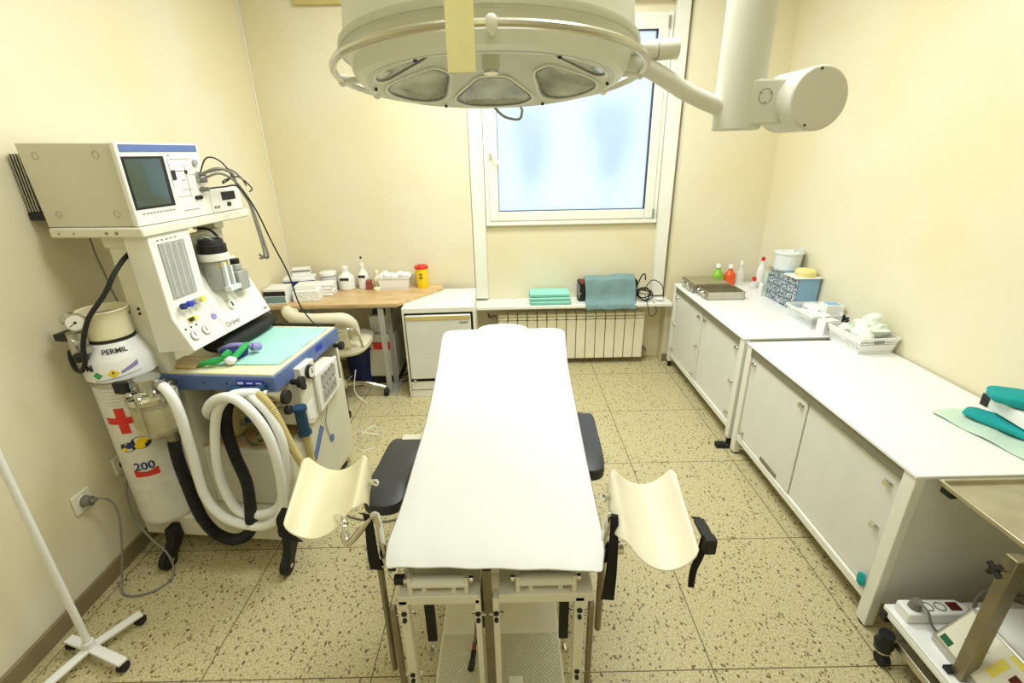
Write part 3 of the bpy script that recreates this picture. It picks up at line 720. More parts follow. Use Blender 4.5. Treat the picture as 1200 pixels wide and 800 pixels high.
for i in range(12): b.blob((-.1+.02*(i % 11), .03*math.sin(i*2.1), .085+.01*math.sin(i)), (.028, .035, .03), .12, i, 2)
tag(b.build('cotton_wool', 'clothwhite'), 'white cotton wool heaped in the desk basket', 'cotton wool', loc=(-.90, 3.67, DT+.01))['kind'] = 'stuff'
t = thing('sharps_container', 'yellow cylindrical sharps container with a red lid at the end of the desk', 'container', (-.69, 3.68, DT+.001))
MB().lathe([(0, 0), (.042, 0), (.045, .01), (.05, .15), (0, .15)], n=28).build('container_body', 'yellow', t)
MB().lathe([(0, .1505), (.053, .1505), (.054, .165), (.048, .172), (.03, .172), (.028, .178), (0, .178)], n=28).build('lid', 'red', t)
def cylmap(r, cx=0, cy=0, z0=0, ang=-PI/2): return lambda x, y: (cx+(r)*math.cos(ang+x/r), cy+(r)*math.sin(ang+x/r), z0+y)
b = MB(); b.text('SHARPS', .016, (0,0,0), (1,0,0), (0,0,1), mapf=cylmap(.0505, z0=.105)); b.text('BIO', .02, (0,0,0), (1,0,0), (0,0,1), mapf=cylmap(.0498, z0=.08)); b.build('printed_text', 'ink', t) if False else b.bm.free()
b = MB()
for z, w in ((.115, .03), (.105, .022), (.088, .036), (.078, .02)): b.grid([[(.0495*math.cos(-PI/2+a), .0495*math.sin(-PI/2+a), zz) for zz in (z-.003, z+.003)] for a in [(-.5+k/6)*w/.05 for k in range(7)]])
b.build('printed_mark', 'ink', t)

def carton(name, label, cat, x, y, z, w, d, h, m, rz=0, stripe=None, top=None, group=None):
    t = thing(name, label, cat, (x, y, z), rz, group)
    MB().box(-w/2, w/2, -d/2, d/2, 0, h).build('carton_body', m, t, bev=.002)
    if stripe: MB().box(-w/2, w/2, -d/2-.001, -d/2-.0001, h*.55, h*.85).build('printed_stripe', stripe, t)
    if top: MB().box(-w/2+.006, w/2-.006, -d/2-.0012, -d/2-.0001, .01, h*.5).build('printed_panel', top, t)
    return t
carton('glove_box', 'teal and white box with a dark printed band at the near left of the desk', 'box', -1.675, 3.36, DT+.001, .15, .16, .11, 'plasticw', .05, 'ink', 'dusty')
carton('paper_pack', 'stack of white paper packs at the front of the desk clutter', 'pack', -1.49, 3.43, DT+.001, .18, .19, .075, 'clothwhite', .15)
carton('paper_pack', 'smaller white paper pack lying on the front paper stack', 'pack', -1.50, 3.45, DT+.077, .15, .14, .03, 'plasticw', .1)
carton('glove_box', 'white glove box with a blue stripe behind the white paper stack', 'box', -1.60, 3.575, DT+.001, .22, .14, .13, 'plasticw', .25, 'inkblue')
carton('glove_box', 'white box with grey print standing on the blue striped box', 'box', -1.60, 3.62, DT+.132, .13, .09, .055, 'plasticw', .3, 'grey')
k = 0
for i in range(4):
    o = MB().box(-.07, .07, -.06, .06, 0, .022).build('gauze_pad', 'clothwhite', bev=.005)
    tag(o, ['lowest', 'second lowest', 'second highest', 'topmost'][i]+' folded white gauze pad of the pile between paper stack and grey pot', 'gauze pad', 'gauze pad pile on the desk', (-1.405+.004*(i % 2), 3.53, DT+.001+i*.0235), .1*(i % 2))

# ---- under the desk
t = thing('waste_bin', 'dark blue bin under the desk behind the swivel chair', 'bin', (-1.19, 3.50, 0))
MB().lathe([(0, 0), (.10, 0), (.105, .01), (.125, .30), (.132, .30), (.132, .315), (.118, .315), (.1, .02), (0, .02)], n=28).build('bin_body', 'bluebin', t)
t = thing('computer_case', 'pale box shaped appliance with a red label under the desk', 'appliance', (-.985, 3.56, 0))
MB().box(-.13, .09, -.14, .13, .07, .42).build('case_body', 'creamside', t, bev=.006)
MB().box(-.12, .08, -.12, .12, 0.0, .069).build('plinth', 'dark', t)
MB().box(-.10, .06, -.1, .08, .421, .56).build('upper_box', 'plasticg', t, bev=.006)
MB().box(-.08, .0, -.06, .04, .561, .60).build('dark_lid', 'black', t, bev=.01)
MB().box(-.08, .05, -.1425, -.1405, .30, .36).build('red_label', 'red', t)
t = thing('cable_coil', 'loose black cables hanging beside the desk legs and the fridge', 'cable', (-.83, 3.55, 0))
b = MB(); b.tube([(.02, 0, .5), (.03, -.02, .3), (0, .01, .2), (.03, -.03, .1), (-.03, 0, .03), (-.12, -.05, .012), (-.25, .02, .012)], .005, 6); b.tube([(0, .05, .45), (-.02, .03, .25), (.03, 0, .2), (.01, .02, .12), (.04, -.06, .06), (-.02, -.1, .012), (-.15, -.12, .012)], .004, 6)
b.build('cable', 'bcable', t)

# ================================================================ SWIVEL CHAIR
def caster_ball(p, t, r=.026, m='rubber', hm='black'):
    x, y = p
    b = MB(); b.cyl((x-.016, y, r), (x-.004, y, r), r, n=20); b.cyl((x+.004, y, r), (x+.016, y, r), r, n=20); w = b.build('wheel', m, t, bev=.003)
    b = MB(); b.blob((x, y, r+.012), (.02, .024, .024), 0, 0, 2); b.cyl((x, y, r+.01), (x, y, r+.045), .006, n=8); b.build('caster_fork', hm, t)
t = thing('swivel_chair', 'cream upholstered swivel chair with chrome star base pulled to the desk', 'chair', (-1.27, 3.20, 0))
for i in range(5):
    a = math.radians(-67+72*i); c, s_ = math.cos(a), math.sin(a)
    b = MB(); b.tube([(.02*c, .02*s_, .115), (.14*c, .14*s_, .12), (.25*c, .25*s_, .095), (.32*c, .32*s_, .07)], [.02, .018, .014, .013], 10); b.build('leg', 'chrome', t)
    caster_ball((.32*c, .32*s_), t)
b = MB(); b.lathe([(0, .085), (.035, .085), (.038, .10), (.038, .14), (.03, .15), (.024, .155), (.024, .30), (.02, .30), (0, .30)], n=24); b.build('hub', 'armgrey', t)
MB().cyl((0, 0, .30), (0, 0, .40), .012).build('gas_lift', 'dsteel', t)
b = MB(); b.box(-.08, .08, -.08, .08, .392, .41); b.tube([(.05, 0, .398), (.15, -.02, .392), (.2, -.03, .385)], .006, 6); b.build('tilt_plate', 'dark', t)
b = MB(); rings = []
for z, k in ((.41, .86), (.415, .95), (.435, 1), (.46, .99), (.475, .9), (.48, .7)):
    ring = []
    for q in range(32):
        a = 2*PI*q/32; c, s_ = math.cos(a), math.sin(a); ring.append((.02+.235*k*abs(c)**.6*(1 if c > 0 else -1), .03+.235*k*abs(s_)**.6*(1 if s_ > 0 else -1), z))
    rings.append(ring)
b.loft(rings); b.build('seat', 'fabricc', t)
b = MB(); b.tube([(-.235, -.02, .69), (-.225, -.14, .735), (-.15, -.215, .715), (-.03, -.235, .705), (.09, -.235, .705), (.175, -.215, .695), (.205, -.17, .63), (.205, -.16, .54)], [.028, .04, .042, .042, .042, .042, .04, .034], 16, 8)
b.build('bolster', 'fabricc', t)
b = MB(); rows = []
for i in range(9):
    x = -.2+.38*i/8; y = -.225+.02*abs((i-4)/4)**2
    rows.append([(x, y, .49), (x, y-.012, .56), (x, y-.01, .64), (x, y, .69)])
b.grid(rows, .035, (0, 1, 0)); b.build('backrest', 'fabricc', t, bev=.008)
for s_ in (-1, 1):
    b = MB(); b.tube([(s_*.07, -.262, .60), (s_*.16, -.275, .635), (s_*.215, -.25, .64), (s_*.235, -.20, .60), (s_*.235, -.12, .47), (s_*.20, -.05, .405), (s_*.08, 0, .400)], .009, 10); b.build('back_bracket', 'chrome', t)

# ================================================================ OPERATING TABLE
OL = Vector((-.05, 1.6, 0))
def WB():
    m = MB(); m.T = Matrix.Translation(-OL); return m
t = thing('operating_table', 'operating table with cream frame and tread plate base in the middle of the room', 'operating table', OL)
WB().box(-.272, .152, .72, 1.37, .04, .098).build('base_plate', 'cream', t, bev=.01)
b = WB(); b.box(-.262, .142, .73, 1.2, .0985, .101); b.build('tread_panel', 'tread', t)
b = WB(); b.box(-.262, .142, 1.2, 1.36, .0985, .101); b.build('smooth_panel', 'cream', t)
WB().box(-.2, .10, 1.37, 2.2, .03, .14).build('rear_base', 'cream', t, bev=.015)
b = WB(); b.box(-.17, .07, 1.42, 1.66, .141, .40); b.box(-.15, .05, 1.44, 1.64, .40, .66); b.build('column', 'cream', t, bev=.01)
for x in (-.22, .10):
    for y in (.80, 1.5, 2.12):
        b = WB(); b.cyl((x-.018, y, .03), (x+.018, y, .03), .03, n=18); b.build('caster', 'rubber', t)
# top frame under the mattress, two sections
b = WB(); b.prism([(1.0, .66), (2.26, .77), (2.26, .80), (1.0, .69)], 'x', -.27, .18); b.build('top_frame', 'cream', t, bev=.004)
b = WB(); b.prism([(.925, .705), (2.27, .825), (2.27, .862), (.925, .742)], 'x', -.29, .20); b.build('mattress', 'vinyl', t, bev=.012)
for x in (-.31, .205):
    b = WB(); b.prism([(.97, .672), (2.2, .78), (2.2, .805), (.97, .697)], 'x', x, x+.008); b.build('side_rail', 'steel', t)
# foot end: rollers, brackets, cross bars and the folded down leg supports
b = WB(); b.box(-.335, .222, .99, 1.02, .645, .68); b.build('cross_bar', 'dsteel', t, bev=.003)
for (xa, xb) in ((-.318, -.098), (-.048, .206)):
    b = WB(); b.box(xa, xb, .935, 1.03, .588, .606); b.box(xa, xb, .93, .937, .575, .606); b.build('bracket_plate', 'cream', t, bev=.003)
    xm = (xa+xb)/2
    b = WB(); b.cyl((xm-.08, .952, .638), (xm+.08, .952, .638), .018, n=20); b.build('roller', 'white', t)
    for s_ in (-1, 1):
        b = WB(); b.box(xm+s_*.075-.006, xm+s_*.075+.006, .935, .975, .606, .662); b.build('roller_bracket', 'cream', t, bev=.002)
        b = WB(); b.box(xm+s_*.04-.006, xm+s_*.04+.006, .945, .965, .606, .635); b.build('roller_peg', 'cream', t)
        b = WB(); b.cyl((xm+s_*.083, .952, .642), (xm+s_*.093, .952, .642), .010, n=12); b.build('hex_nut', 'chrome', t)
b = WB(); b.cyl((-.325, .955, .642), (-.30, .955, .642), .014, n=14); b.build('end_knob', 'black', t)
b = WB(); b.box(-.345, -.325, .97, 1.0, .655, .675); b.build('rail_stop', 'black', t)
b = WB(); b.box(.175, .2, .97, 1.0, .655, .675); b.build('rail_stop', 'black', t)
for (x, w, nm) in ((-.305, .026, 0), (-.105, .016, 1), (-.056, .016, 1), (.170, .028, 0)):
    b = WB(); b.box(x-w/2, x+w/2, .93, .96, .10, .592); o = b.build('leg_support', 'cream', t, bev=.003)
    for z in ((.54,) if nm else (.545, .30)):
        k = WB(); k.cyl((x, .9305, z), (x, .926, z), .0075, n=12); k.cyl((x, .93, z-.022), (x, .922, z-.022), .006, n=6); k.build('bolt', 'dark', o)
        k = WB(); k.cyl((x-w/2-.012, .945, z-.02), (x+w/2+.012, .945, z-.02), .006, n=8); k.build('pin', 'chrome', o)
b = WB(); b.box(-.092, -.068, .96, .985, .10, .66); b.build('centre_bar', 'dsteel', t)
for x in (-.338, .204):
    b = WB(); b.box(x-.008, x+.008, .935, .955, .12, .555); b.build('hanging_bar', 'dsteel', t, bev=.004)
for x in (-.262, .142):
    b = WB(); b.box(x-.014, x+.014, 1.03, 1.045, .30, .60); b.build('dark_strut', 'rust' if False else 'dark', t)
    b = WB(); b.cyl((x, 1.03, .27), (x, 1.01, .27), .01, n=10); b.cyl((x, 1.037, .26), (x, 1.037, .30), .008, n=8); b.build('strut_end', 'chrome', t)
# pedal levers on the base
b = WB(); b.tube([(-.11, 1.3, .33), (-.118, 1.22, .22), (-.125, 1.16, .185)], .016, 12, 4, ribs=.012); b.build('spring_sleeve', 'dark', t)
for (p, q) in (((-.125, 1.17, .20), (-.128, 1.10, .185)), ((-.145, 1.09, .17), (-.152, 1.03, .165))):
    b = WB(); b.cyl(p, (p[0]+.003, p[1]+.09, p[2]+.02), .004, n=8); b.build('lever', 'dsteel', t)
    b = WB(); b.tube([p, ((p[0]+q[0])/2, (p[1]+q[1])/2, p[2]-.01), q], [.009, .011, .008], 10); b.build('lever_grip', 'black', t)
b = WB(); b.cyl((-.145, 1.12, .172), (-.145, 1.09, .17), .007, n=10); b.build('lever_collar', 'rust', t)
b = WB(); b.tube([(-.09, 1.24, .24), (-.03, 1.245, .235), (.012, 1.25, .235)], .006, 8); b.build('cross_lever', 'black', t)
b = WB(); b.box(-.03, .015, .965, 1.0, .098+.003, .18); b.build('foot_pedal', 'cream', t, bev=.003)

# arm rest pads
def pad_mesh(poly, z, th):
    b = WB(); c = Vector((sum(p[0] for p in poly)/len(poly), sum(p[1] for p in poly)/len(poly)))
    P = catmull([(p[0], p[1], 0) for p in poly], 5, True); rings = []
    for k, zz in ((.9, z-th), (.99, z-th+.008), (1.0, z-.018), (.97, z-.005), (.86, z), (.4, z)):
        rings.append([(c.x+(p.x-c.x)*k, c.y+(p.y-c.y)*k, zz) for p in P])
    return b.loft(rings)
t2 = pad_mesh([(-.46, 1.545), (-.41, 1.56), (-.35, 1.555), (-.335, 1.47), (-.345, 1.33), (-.348, 1.22), (-.375, 1.18), (-.43, 1.175), (-.47, 1.20), (-.485, 1.27), (-.475, 1.40)], .70, .045).build('arm_pad', 'vinyl', t, label='wide black arm pad')
t2 = pad_mesh([(.235, 1.70), (.30, 1.72), (.328, 1.70), (.325, 1.55), (.318, 1.40), (.30, 1.34), (.25, 1.33), (.225, 1.4)], .70, .05).build('arm_pad', 'vinyl', t, label='narrow black arm pad')
b = WB(); b.tube([(-.40, 1.5, .655), (-.35, 1.5, .64), (-.30, 1.5, .70)], .012, 8, 4); b.box(-.42, -.33, 1.54, 1.575, .66, .70); b.build('arm_bracket', 'cream', t)
b = WB(); b.tube([(.28, 1.5, .65), (.24, 1.5, .65), (.20, 1.5, .70)], .012, 8, 4); b.build('arm_bracket', 'cream', t)

# leg holders
def holder(name, FL, FR, NR, NL, inner, m, label):
    """scoop between four corners; inner = +1 when the table side is at +X"""
    FL, FR, NR, NL = map(Vector, (FL, FR, NR, NL))
    prof = [(-.01, -.012), (0, -.003), (.03, .003), (.07, .0), (.12, -.012), (.22, -.028), (.4, -.043), (.55, -.044), (.7, -.036), (.82, -.018), (.9, .004), (.96, .012), (1.0, .004), (1.03, -.02), (1.05, -.05)]
    rows = []
    n = 12
    for i in range(n+1):
        g = i/n; A = FL.lerp(NL, g); B = FR.lerp(NR, g); row = []
        for (s_, dz) in prof:
            ss = s_ if inner > 0 else 1-s_
            p = A + (B-A)*ss
            bow = math.sin(PI*min(max(s_, 0), 1))
            yy = p.y + (-.028*bow*g) - (-.0)*(1-g) + (-.022*bow*(1-g)) - (.03*(1-g)*(s_ > 1)) + (.06*g*(s_ > 1))
            yy -= (1-g)**3*.034*(math.exp(-((s_-0)/.04)**2) + math.exp(-((s_-.97)/.05)**2)*.7) - g**3*.02*math.exp(-(s_/.04)**2)
            z = p.z + dz*(1 if s_ <= 1 else 1) - .012*g*(1-bow)*0
            row.append((p.x, yy, z))
        rows.append(row)
    if inner < 0: rows = [list(reversed(r)) for r in rows]
    b = WB(); b.grid(rows, .006); return b.build(name, m, t, label=label, sub=1)
h1 = holder('leg_holder', (-.659, 1.275, .825), (-.455, 1.275, .825), (-.425, 1.03, .815), (-.616, .985, .80), 1, 'pad', 'pale yellow leg holder on the side of the arm pad')
h2 = holder('leg_holder', (.285, 1.19, .815), (.477, 1.18, .82), (.441, .855, .81), (.258, .90, .81), -1, 'pad2', 'cream leg holder on the cabinet side')
for (p, h) in (((-.424, 1.16, .80), h1), ((.268, 1.09, .79), h2)):
    s_ = 1 if p[0] < 0 else -1
    b = WB(); b.cyl((p[0], p[1], p[2]), (p[0]+s_*.02, p[1]-.01, p[2]+.008), .010, n=14); b.cyl((p[0]+s_*.02, p[1]-.01, p[2]+.008), (p[0]+s_*.026, p[1]-.012, p[2]+.01), .005, n=6); b.build('bolt', 'chrome', h)
# rods
b = WB(); b.tube([(-.50, 1.06, .765), (-.452, 1.0, .80), (-.447, .975, .775), (-.43, .965, .765), (-.365, .968, .843), (-.352, .969, .835), (-.350, .97, .78), (-.352, .97, .70)], .0095, 10, 6); b.build('support_rod', 'chrome', t)
b = WB(); b.cyl((-.364, .97, .69), (-.368, .97, .27), .0095, n=6); b.build('hanging_rod', 'dsteel', t)
b = WB(); b.box(-.36, -.33, .955, .99, .685, .715); b.cyl((-.385, .97, .69), (-.33, .97, .69), .013, n=12); b.cyl((-.395, .97, .69), (-.38, .97, .69), .02, n=12); b.build('rail_clamp', 'chrome', t)
b = WB(); b.tube([(.27, 1.04, .775), (.252, 1.0, .80), (.238, .98, .77), (.232, .97, .70)], .0095, 10, 6); b.build('support_rod', 'chrome', t)
b = WB(); b.cyl((.232, .97, .70), (.231, .97, .42), .0095, n=6); b.build('hanging_rod', 'dsteel', t)
b = WB(); b.box(.215, .245, .955, .99, .685, .715); b.cyl((.235, .97, .715), (.285, .97, .715), .013, n=12); b.cyl((.235, .97, .735), (.275, .97, .735), .008, n=12); b.build('rail_clamp', 'chrome', t)
# straps
def strap(pts, w0, w1, nm='strap'):
    P = catmull(pts, 6); b = WB(); n = len(P); rows = []
    for i, p in enumerate(P):
        w = w0+(w1-w0)*i/(n-1); rows.append([(p.x-w/2, p.y, p.z), (p.x+w/2, p.y-.004, p.z)])
    b.grid(rows, .003, (0, 1, 0)); return b.build(nm, 'strap', t)
strap([(-.405, 1.03, .80), (-.395, .99, .835), (-.375, .965, .85), (-.372, .96, .80), (-.372, .955, .74), (-.368, .95, .685)], .012, .034)
strap([(.265, 1.0, .80), (.255, .965, .83), (.252, .945, .76), (.25, .94, .66), (.246, .94, .57)], .012, .034)
strap([(.475, .99, .80), (.488, .95, .79), (.472, .93, .73), (.462, .93, .68), (.462, .93, .62)], .024, .014)
b = WB(); b.box(.468, .496, .925, .985, .79, .80); b.box(.472, .5, .905, .93, .755, .80); b.build('strap_buckle', 'black', t, bev=.003)
strap([(-.632, 1.07, .79), (-.645, 1.05, .765), (-.64, 1.05, .72), (-.62, 1.06, .68)], .036, .03)
# paper sheet
rowsd = [(.872, -.331, .217), (.90, -.335, .22), (.95, -.341, .236), (1.0, -.339, .236), (1.1, -.327, .236), (1.24, -.326, .236), (1.37, -.321, .238), (1.6, -.316, .243), (1.9, -.327, .246), (2.1, -.338, .262), (2.27, -.348, .278)]
b = MB(); rows = []
for (y, xl, xr) in rowsd:
    z = .753 + .0876*(y-.9); row = []
    for j in range(17):
        g = j/16; x = xl+(xr-xl)*g; e = abs(g-.5)*2
        droop = -.012*max(0, (e-.8)/.2)**2 + (.003*math.sin(j*1.7)*(y < .96)) + (-.006 if y < .89 else 0)
        yy = y + (.028*(1-g) if y < 1.0 else 0)*(1 if y < .95 else .5)
        row.append((x, yy, z+droop))
    rows.append(row)
b.grid(rows, .0015); o = b.build('paper_sheet', 'paper', sub=1); tag(o, 'white disposable paper sheet covering the operating table top', 'sheet')
b = MB(); 
rings = []
for x, k in ((-.17, .25), (-.14, .75), (-.10, 1), (.0, 1), (.05, .8), (.09, .25)):
    rings.append([(x, 2.262+.07*k*math.cos(a), .868+.018*k*math.sin(a)) for a in [2*PI*q/16 for q in range(16)]])
b.loft(rings); tag(b.build('paper_pillow', 'paper', sub=1), 'small white head cushion at the far end of the operating table', 'cushion')

# ================================================================ SURGICAL LAMP
LC = Vector((-.035, 1.34, 1.877))
lamp = thing('surgical_lamp', 'large round multi-lens surgical lamp hanging over the operating table', 'surgical lamp', LC, rot=(-.085, -.004, 0))
b = MB(); prof = [(.300, -.024), (.318, -.018), (.329, .0), (.336, .028), (.338, .034), (.35, .036), (.352, .044), (.35, .050), (.342, .052), (.342, .07), (.335, .16), (.30, .21), (.2, .25), (0, .262), (0, .24), (.2, .23), (.29, .19), (.30, 0.0), (.293, -.018)]
R_ = []; b.lathe(prof[:14], n=72); 
b.build('lamp_shell', 'lampshell', lamp)
# inner dish: cone with hub
b = MB(); n = 72
prof = [(.300, -.0245), (.292, -.024), (.283, -.018), (.14, .040), (.125, .048), (0, .050)]
b.lathe(prof + [(0, .056), (.13, .054), (.285, -.008), (.3, -.014)], n=72); b.build('reflector_dish', 'lampshade', lamp)
def cone_z(r): return -.018 + (.283-r)/(.143)*.058
for k in range(6):
    a0 = PI/2 + k*PI/3
    def petal(scale, off):
        out = []
        # rounded trapezoid in (angle, radius)
        base = [(-.40, .262), (-.26, .277), (0, .281), (.26, .277), (.40, .262), (.43, .24), (.36, .20), (.24, .165), (0, .157), (-.24, .165), (-.36, .20), (-.43, .24)]
        cr, ca = .225, 0
        P = catmull([(p[0], p[1], 0) for p in base], 4, True)
        for p in P:
            an = p.x*scale; r = cr+(p.y-cr)*scale
            out.append((r*math.cos(a0+an), r*math.sin(a0+an), cone_z(r)-off))
        return out
    b = MB(); P0, P1, P2 = petal(1, .0015), petal(.6, .005), petal(.05, .006)
    b.loft([petal(1, -.004), P0, P1, P2]); ln = b.build('lens', 'lens', lamp)
    b = MB(); b.tube(petal(1.0, .002), .0028, 6, 0, closed=True); b.build('lens_rim', 'dark' if False else 'grey', ln)
    b = MB(); b.tube(petal(1.09, .001), .005, 6, 0, closed=True); b.build('lens_frame', 'lampshell', ln)
    an = a0+PI/6; b = MB(); b.cyl((.288*math.cos(an), .288*math.sin(an), -.021), (.288*math.cos(an), .288*math.sin(an), -.0275), .004, n=8); b.build('screw', 'dark', lamp)
b = MB().lathe([(0, .05), (.024, .05), (.022, .012), (.0, .012)], n=24); b.build('sterile_handle', 'lampshell', lamp)
b = MB().lathe([(0, .0118), (.019, .0118), (.019, .004), (0, .004)], n=24); b.build('handle_socket', 'chrome', lamp)
b = MB().lathe([(.3415, .0355), (.3545, .0355), (.356, .043), (.3545, .0505), (.3415, .0505), (.3415, .0355)], n=72); b.build('trim_band', 'grey' if False else 'lampshade', lamp)
# hand rail
n = 72; b = MB(); b.tube([(.371*math.cos(2*PI*i/n), .371*math.sin(2*PI*i/n), 0) for i in range(n)], .0085, 10, 0, closed=True); b.build('hand_rail', 'rail', lamp)
for a in (-88, 32, 152, 178, 2):
    a = math.radians(a); c, s_ = math.cos(a), math.sin(a)
    b = MB(); b.cyl((.325*c, .325*s_, .0), (.371*c, .371*s_, 0), .008, .007, n=12); b.blob((.372*c, .372*s_, 0), (.013, .013, .015), 0, 0, 2); b.build('rail_bracket', 'white', lamp)
b = MB(); b.tube([(.0, .30, -.024), (.03, .33, -.045), (.075, .35, -.05), (.085, .335, -.03), (.08, .31, -.02)], .004, 8); b.build('wire_loop', 'grey', lamp)
# arm system
arm = thing('lamp_suspension_arm', 'white ceiling column with curved arm and round counterweight drum holding the surgical lamp', 'lamp arm', (.61, 1.36, CEIL))
AL = Vector((.61, 1.36, CEIL))
def AB():
    m = MB(); m.T = Matrix.Translation(-AL); return m
b = AB(); rings = []
for z, k in ((1.742, .9), (1.746, 1), (1.9, .98), (2.2, .96), (CEIL-.001, .96)):
    rings.append([(.605+.062*k*math.cos(a), 1.375+.05*k*math.sin(a), z) for a in [2*PI*q/28 for q in range(28)]])
b.loft(rings); b.build('drop_column', 'armgrey', arm)
b = AB(); b.lathe([(0, CEIL-.05), (.12, CEIL-.05), (.14, CEIL-.002), (0, CEIL-.002)], (.605, 1.375, 0), 32); b.build('ceiling_rose', 'armgrey', arm)
b = AB(); b.box(.61, .72, 1.326, 1.42, 1.752, 1.857); b.build('joint_box', 'armgrey', arm, bev=.006, seg=2)
b = AB()
def disc_mark(cx, cz, y, r):
    n = 24; b.tube([(cx+r*math.cos(2*PI*i/n), y, cz+r*math.sin(2*PI*i/n)) for i in range(n)], .0007, 5, 0, closed=True)
    for i in range(3): a = i*2.1+.5; b.cyl((cx+r*.8*math.cos(a), y, cz+r*.8*math.sin(a)), (cx+r*.8*math.cos(a), y-.001, cz+r*.8*math.sin(a)), .0018, n=8)
disc_mark(.648, 1.818, 1.3245, .017); disc_mark(.70, 1.81, 1.3245, .017); b.build('cover_cap', 'grey', arm)
b = AB(); ax = Vector((-.06, 1, .0)).normalized(); c0 = Vector((.752, 1.27, 1.806)); b.cyl(c0, c0+ax*.15, .072, n=48); b.build('counterweight_drum', 'armgrey', arm, bev=.005)
b = AB(); u_ = ax.cross(Vector((0, 0, 1))).normalized()
for a in (1.7, 4.3): p = c0 + .064*(math.cos(a)*u_+math.sin(a)*Vector((0, 0, 1))); b.cyl(p+ax*.001, p-ax*.002, .003, n=8)
b.build('drum_screw', 'ink', arm)
b = AB(); b.tube([(.60, 1.38, 1.785), (.55, 1.37, 1.80), (.50, 1.36, 1.817), (.447, 1.355, 1.84), (.40, 1.35, 1.865), (.345, 1.35, 1.892), (.29, 1.345, 1.905)], .0215, 20, 8); b.build('curved_arm', 'armgrey', arm)
b = AB(); b.cyl((.29, 1.35, 1.925), (.372, 1.35, 1.927), .0225, n=24); b.build('yoke_joint', 'armgrey', arm)
b = AB(); b.cyl((.374, 1.35, 1.927), (.425, 1.35, 1.929), .0235, n=24); b.cyl((.352, 1.328, 1.908), (.352, 1.325, 1.908), .003, n=8); b.build('yoke_cap', 'armgrey', arm, bev=.003)
# yellow strip
b = MB(); b.grid([[(-.0185, 0, z), (-.006, .002, z), (.006, .002, z), (.0185, 0, z)] for z in [0, .004, .1, .3, .6, .9, CEIL-1.802]], .0012, (0, 1, 0))
tag(b.build('hanging_strip', 'fly'), 'yellow plastic strip hanging from the ceiling in front of the round lamp', 'strip', loc=(-.0575, .72, 1.80))

# ================================================================ ANAESTHESIA MACHINE
MO, MR = (-.98, 1.77, 0), math.radians(-6)
mach = thing('anaesthesia_machine', 'white and blue anaesthesia machine on casters against the wall', 'medical machine', MO, MR)
b = MB(); b.box(-.72, -.02, -.10, .60, .09, .20); b.build('base_plate', 'cream', mach, bev=.008)
def big_caster(x, y, dy, lab=None, w=.026):
    b = MB(); b.cyl((x, y, .12), (x, y, .09), .02, n=16); b.prism([(y-.03+dy, .035), (y+.02+dy, .03), (y+.035, .10), (y+.03, .17), (y-.02, .17), (y-.03, .11)], 'x', x-w/2-.006, x+w/2+.006); f = b.build('caster_fork', 'dark', mach, bev=.004)
    b = MB(); b.cyl((x-w/2, y+dy, .043), (x+w/2, y+dy, .043), .043, n=28); b.build('wheel', 'rubber', f, bev=.004)
    b = MB(); b.cyl((x-w/2-.009, y+dy, .043), (x+w/2+.009, y+dy, .043), .010, n=12); b.tube([(x-w/2-.008, y+dy, .043), (x-w/2-.008, y, .085)], .004, 6, 0); b.build('axle', 'chrome', f)
big_caster(-.55, -.135, -.065); big_caster(.0, -.135, -.05); big_caster(-.08, .56, .02); big_caster(-.62, .56, .02)
MB().box(-.03, .035, -.16, -.09, .165, .215).build('caster_housing', 'black', mach, bev=.01)
MB().box(-.10, -.05, .60, .66, .06, .16).build('bumper', 'cream', mach, bev=.012)
b = MB(); b.prism([(-.42, .2), (.0, .2), (-.005, .47), (-.03, .50), (-.42, .50)], 'y', .0, .34); b.build('lower_housing', 'cream', mach, bev=.015)
b = MB(); b.box(-.44, -.41, .0, .58, .2, .80); b.box(-.41, -.0, .56, .58, .2, .82); b.build('rear_panel', 'creamside', mach)
b = MB(); b.prism([(.12, .17), (.53, .17), (.50, .62), (.12, .66)], 'x', -.0, .035); b.build('side_panel', 'creamside', mach, bev=.01)
MB().prism([(.105, .385), (.135, .365), (.245, .475), (.215, .505)], 'x', .0352, .037).build('blue_tape', 'blue', mach)
b = MB(); b.lathe([(0, 0), (.02, 0), (.02, .003), (0, .003)], (.035, .30, .38), 20, 'x'); b.build('blue_seal', 'blue', mach)
b = MB(); b.tube([(.037, .26, .63), (.045, .29, .57), (.042, .26, .50), (.04, .27, .43), (.038, .29, .38)], .002, 5); b.build('thin_wire', 'cable', mach)
b = MB(); b.box(-.41, -.04, .02, .33, .501, .512); b.build('shelf_liner', 'desk', mach)
# ventilator box on the right side
v = MB().prism([(.085, .585), (.16, .545), (.42, .60), (.43, .77), (.23, .785), (.10, .785)], 'x', -.12, .045).build('ventilator_box', 'cream', mach, bev=.008)
b = MB(); b.prism([(.205, .575), (.425, .612), (.432, .775), (.21, .775)], 'x', .0455, .062); fr = b.build('monitor_door', 'white', mach, bev=.006)
b = MB(); b.prism([(.245, .61), (.385, .63), (.392, .685), (.247, .672)], 'x', .0622, .064); b.prism([(.249, .684), (.392, .695), (.396, .752), (.252, .752)], 'x', .0622, .064); b.build('display_window', 'midgrey', fr)
b = MB()
for i in range(3):
    for j in range(4): y = .262+.032*j; z = .63+.045*i+.006*j+(.008 if i > 1 else 0); b.box(.0642, .0655, y, y+.014, z, z+.016)
b.build('digit', 'grey', fr)
MB().prism([(.12, .59), (.18, .57), (.18, .67), (.12, .66)], 'x', .0452, .047).build('label_plate', 'laminate', mach)
b = MB(); b.lathe([(0, 0), (.032, 0), (.032, .014), (.028, .016)], (.045, .19, .80), 28, 'x'); g = b.build('gauge', 'dark', mach)
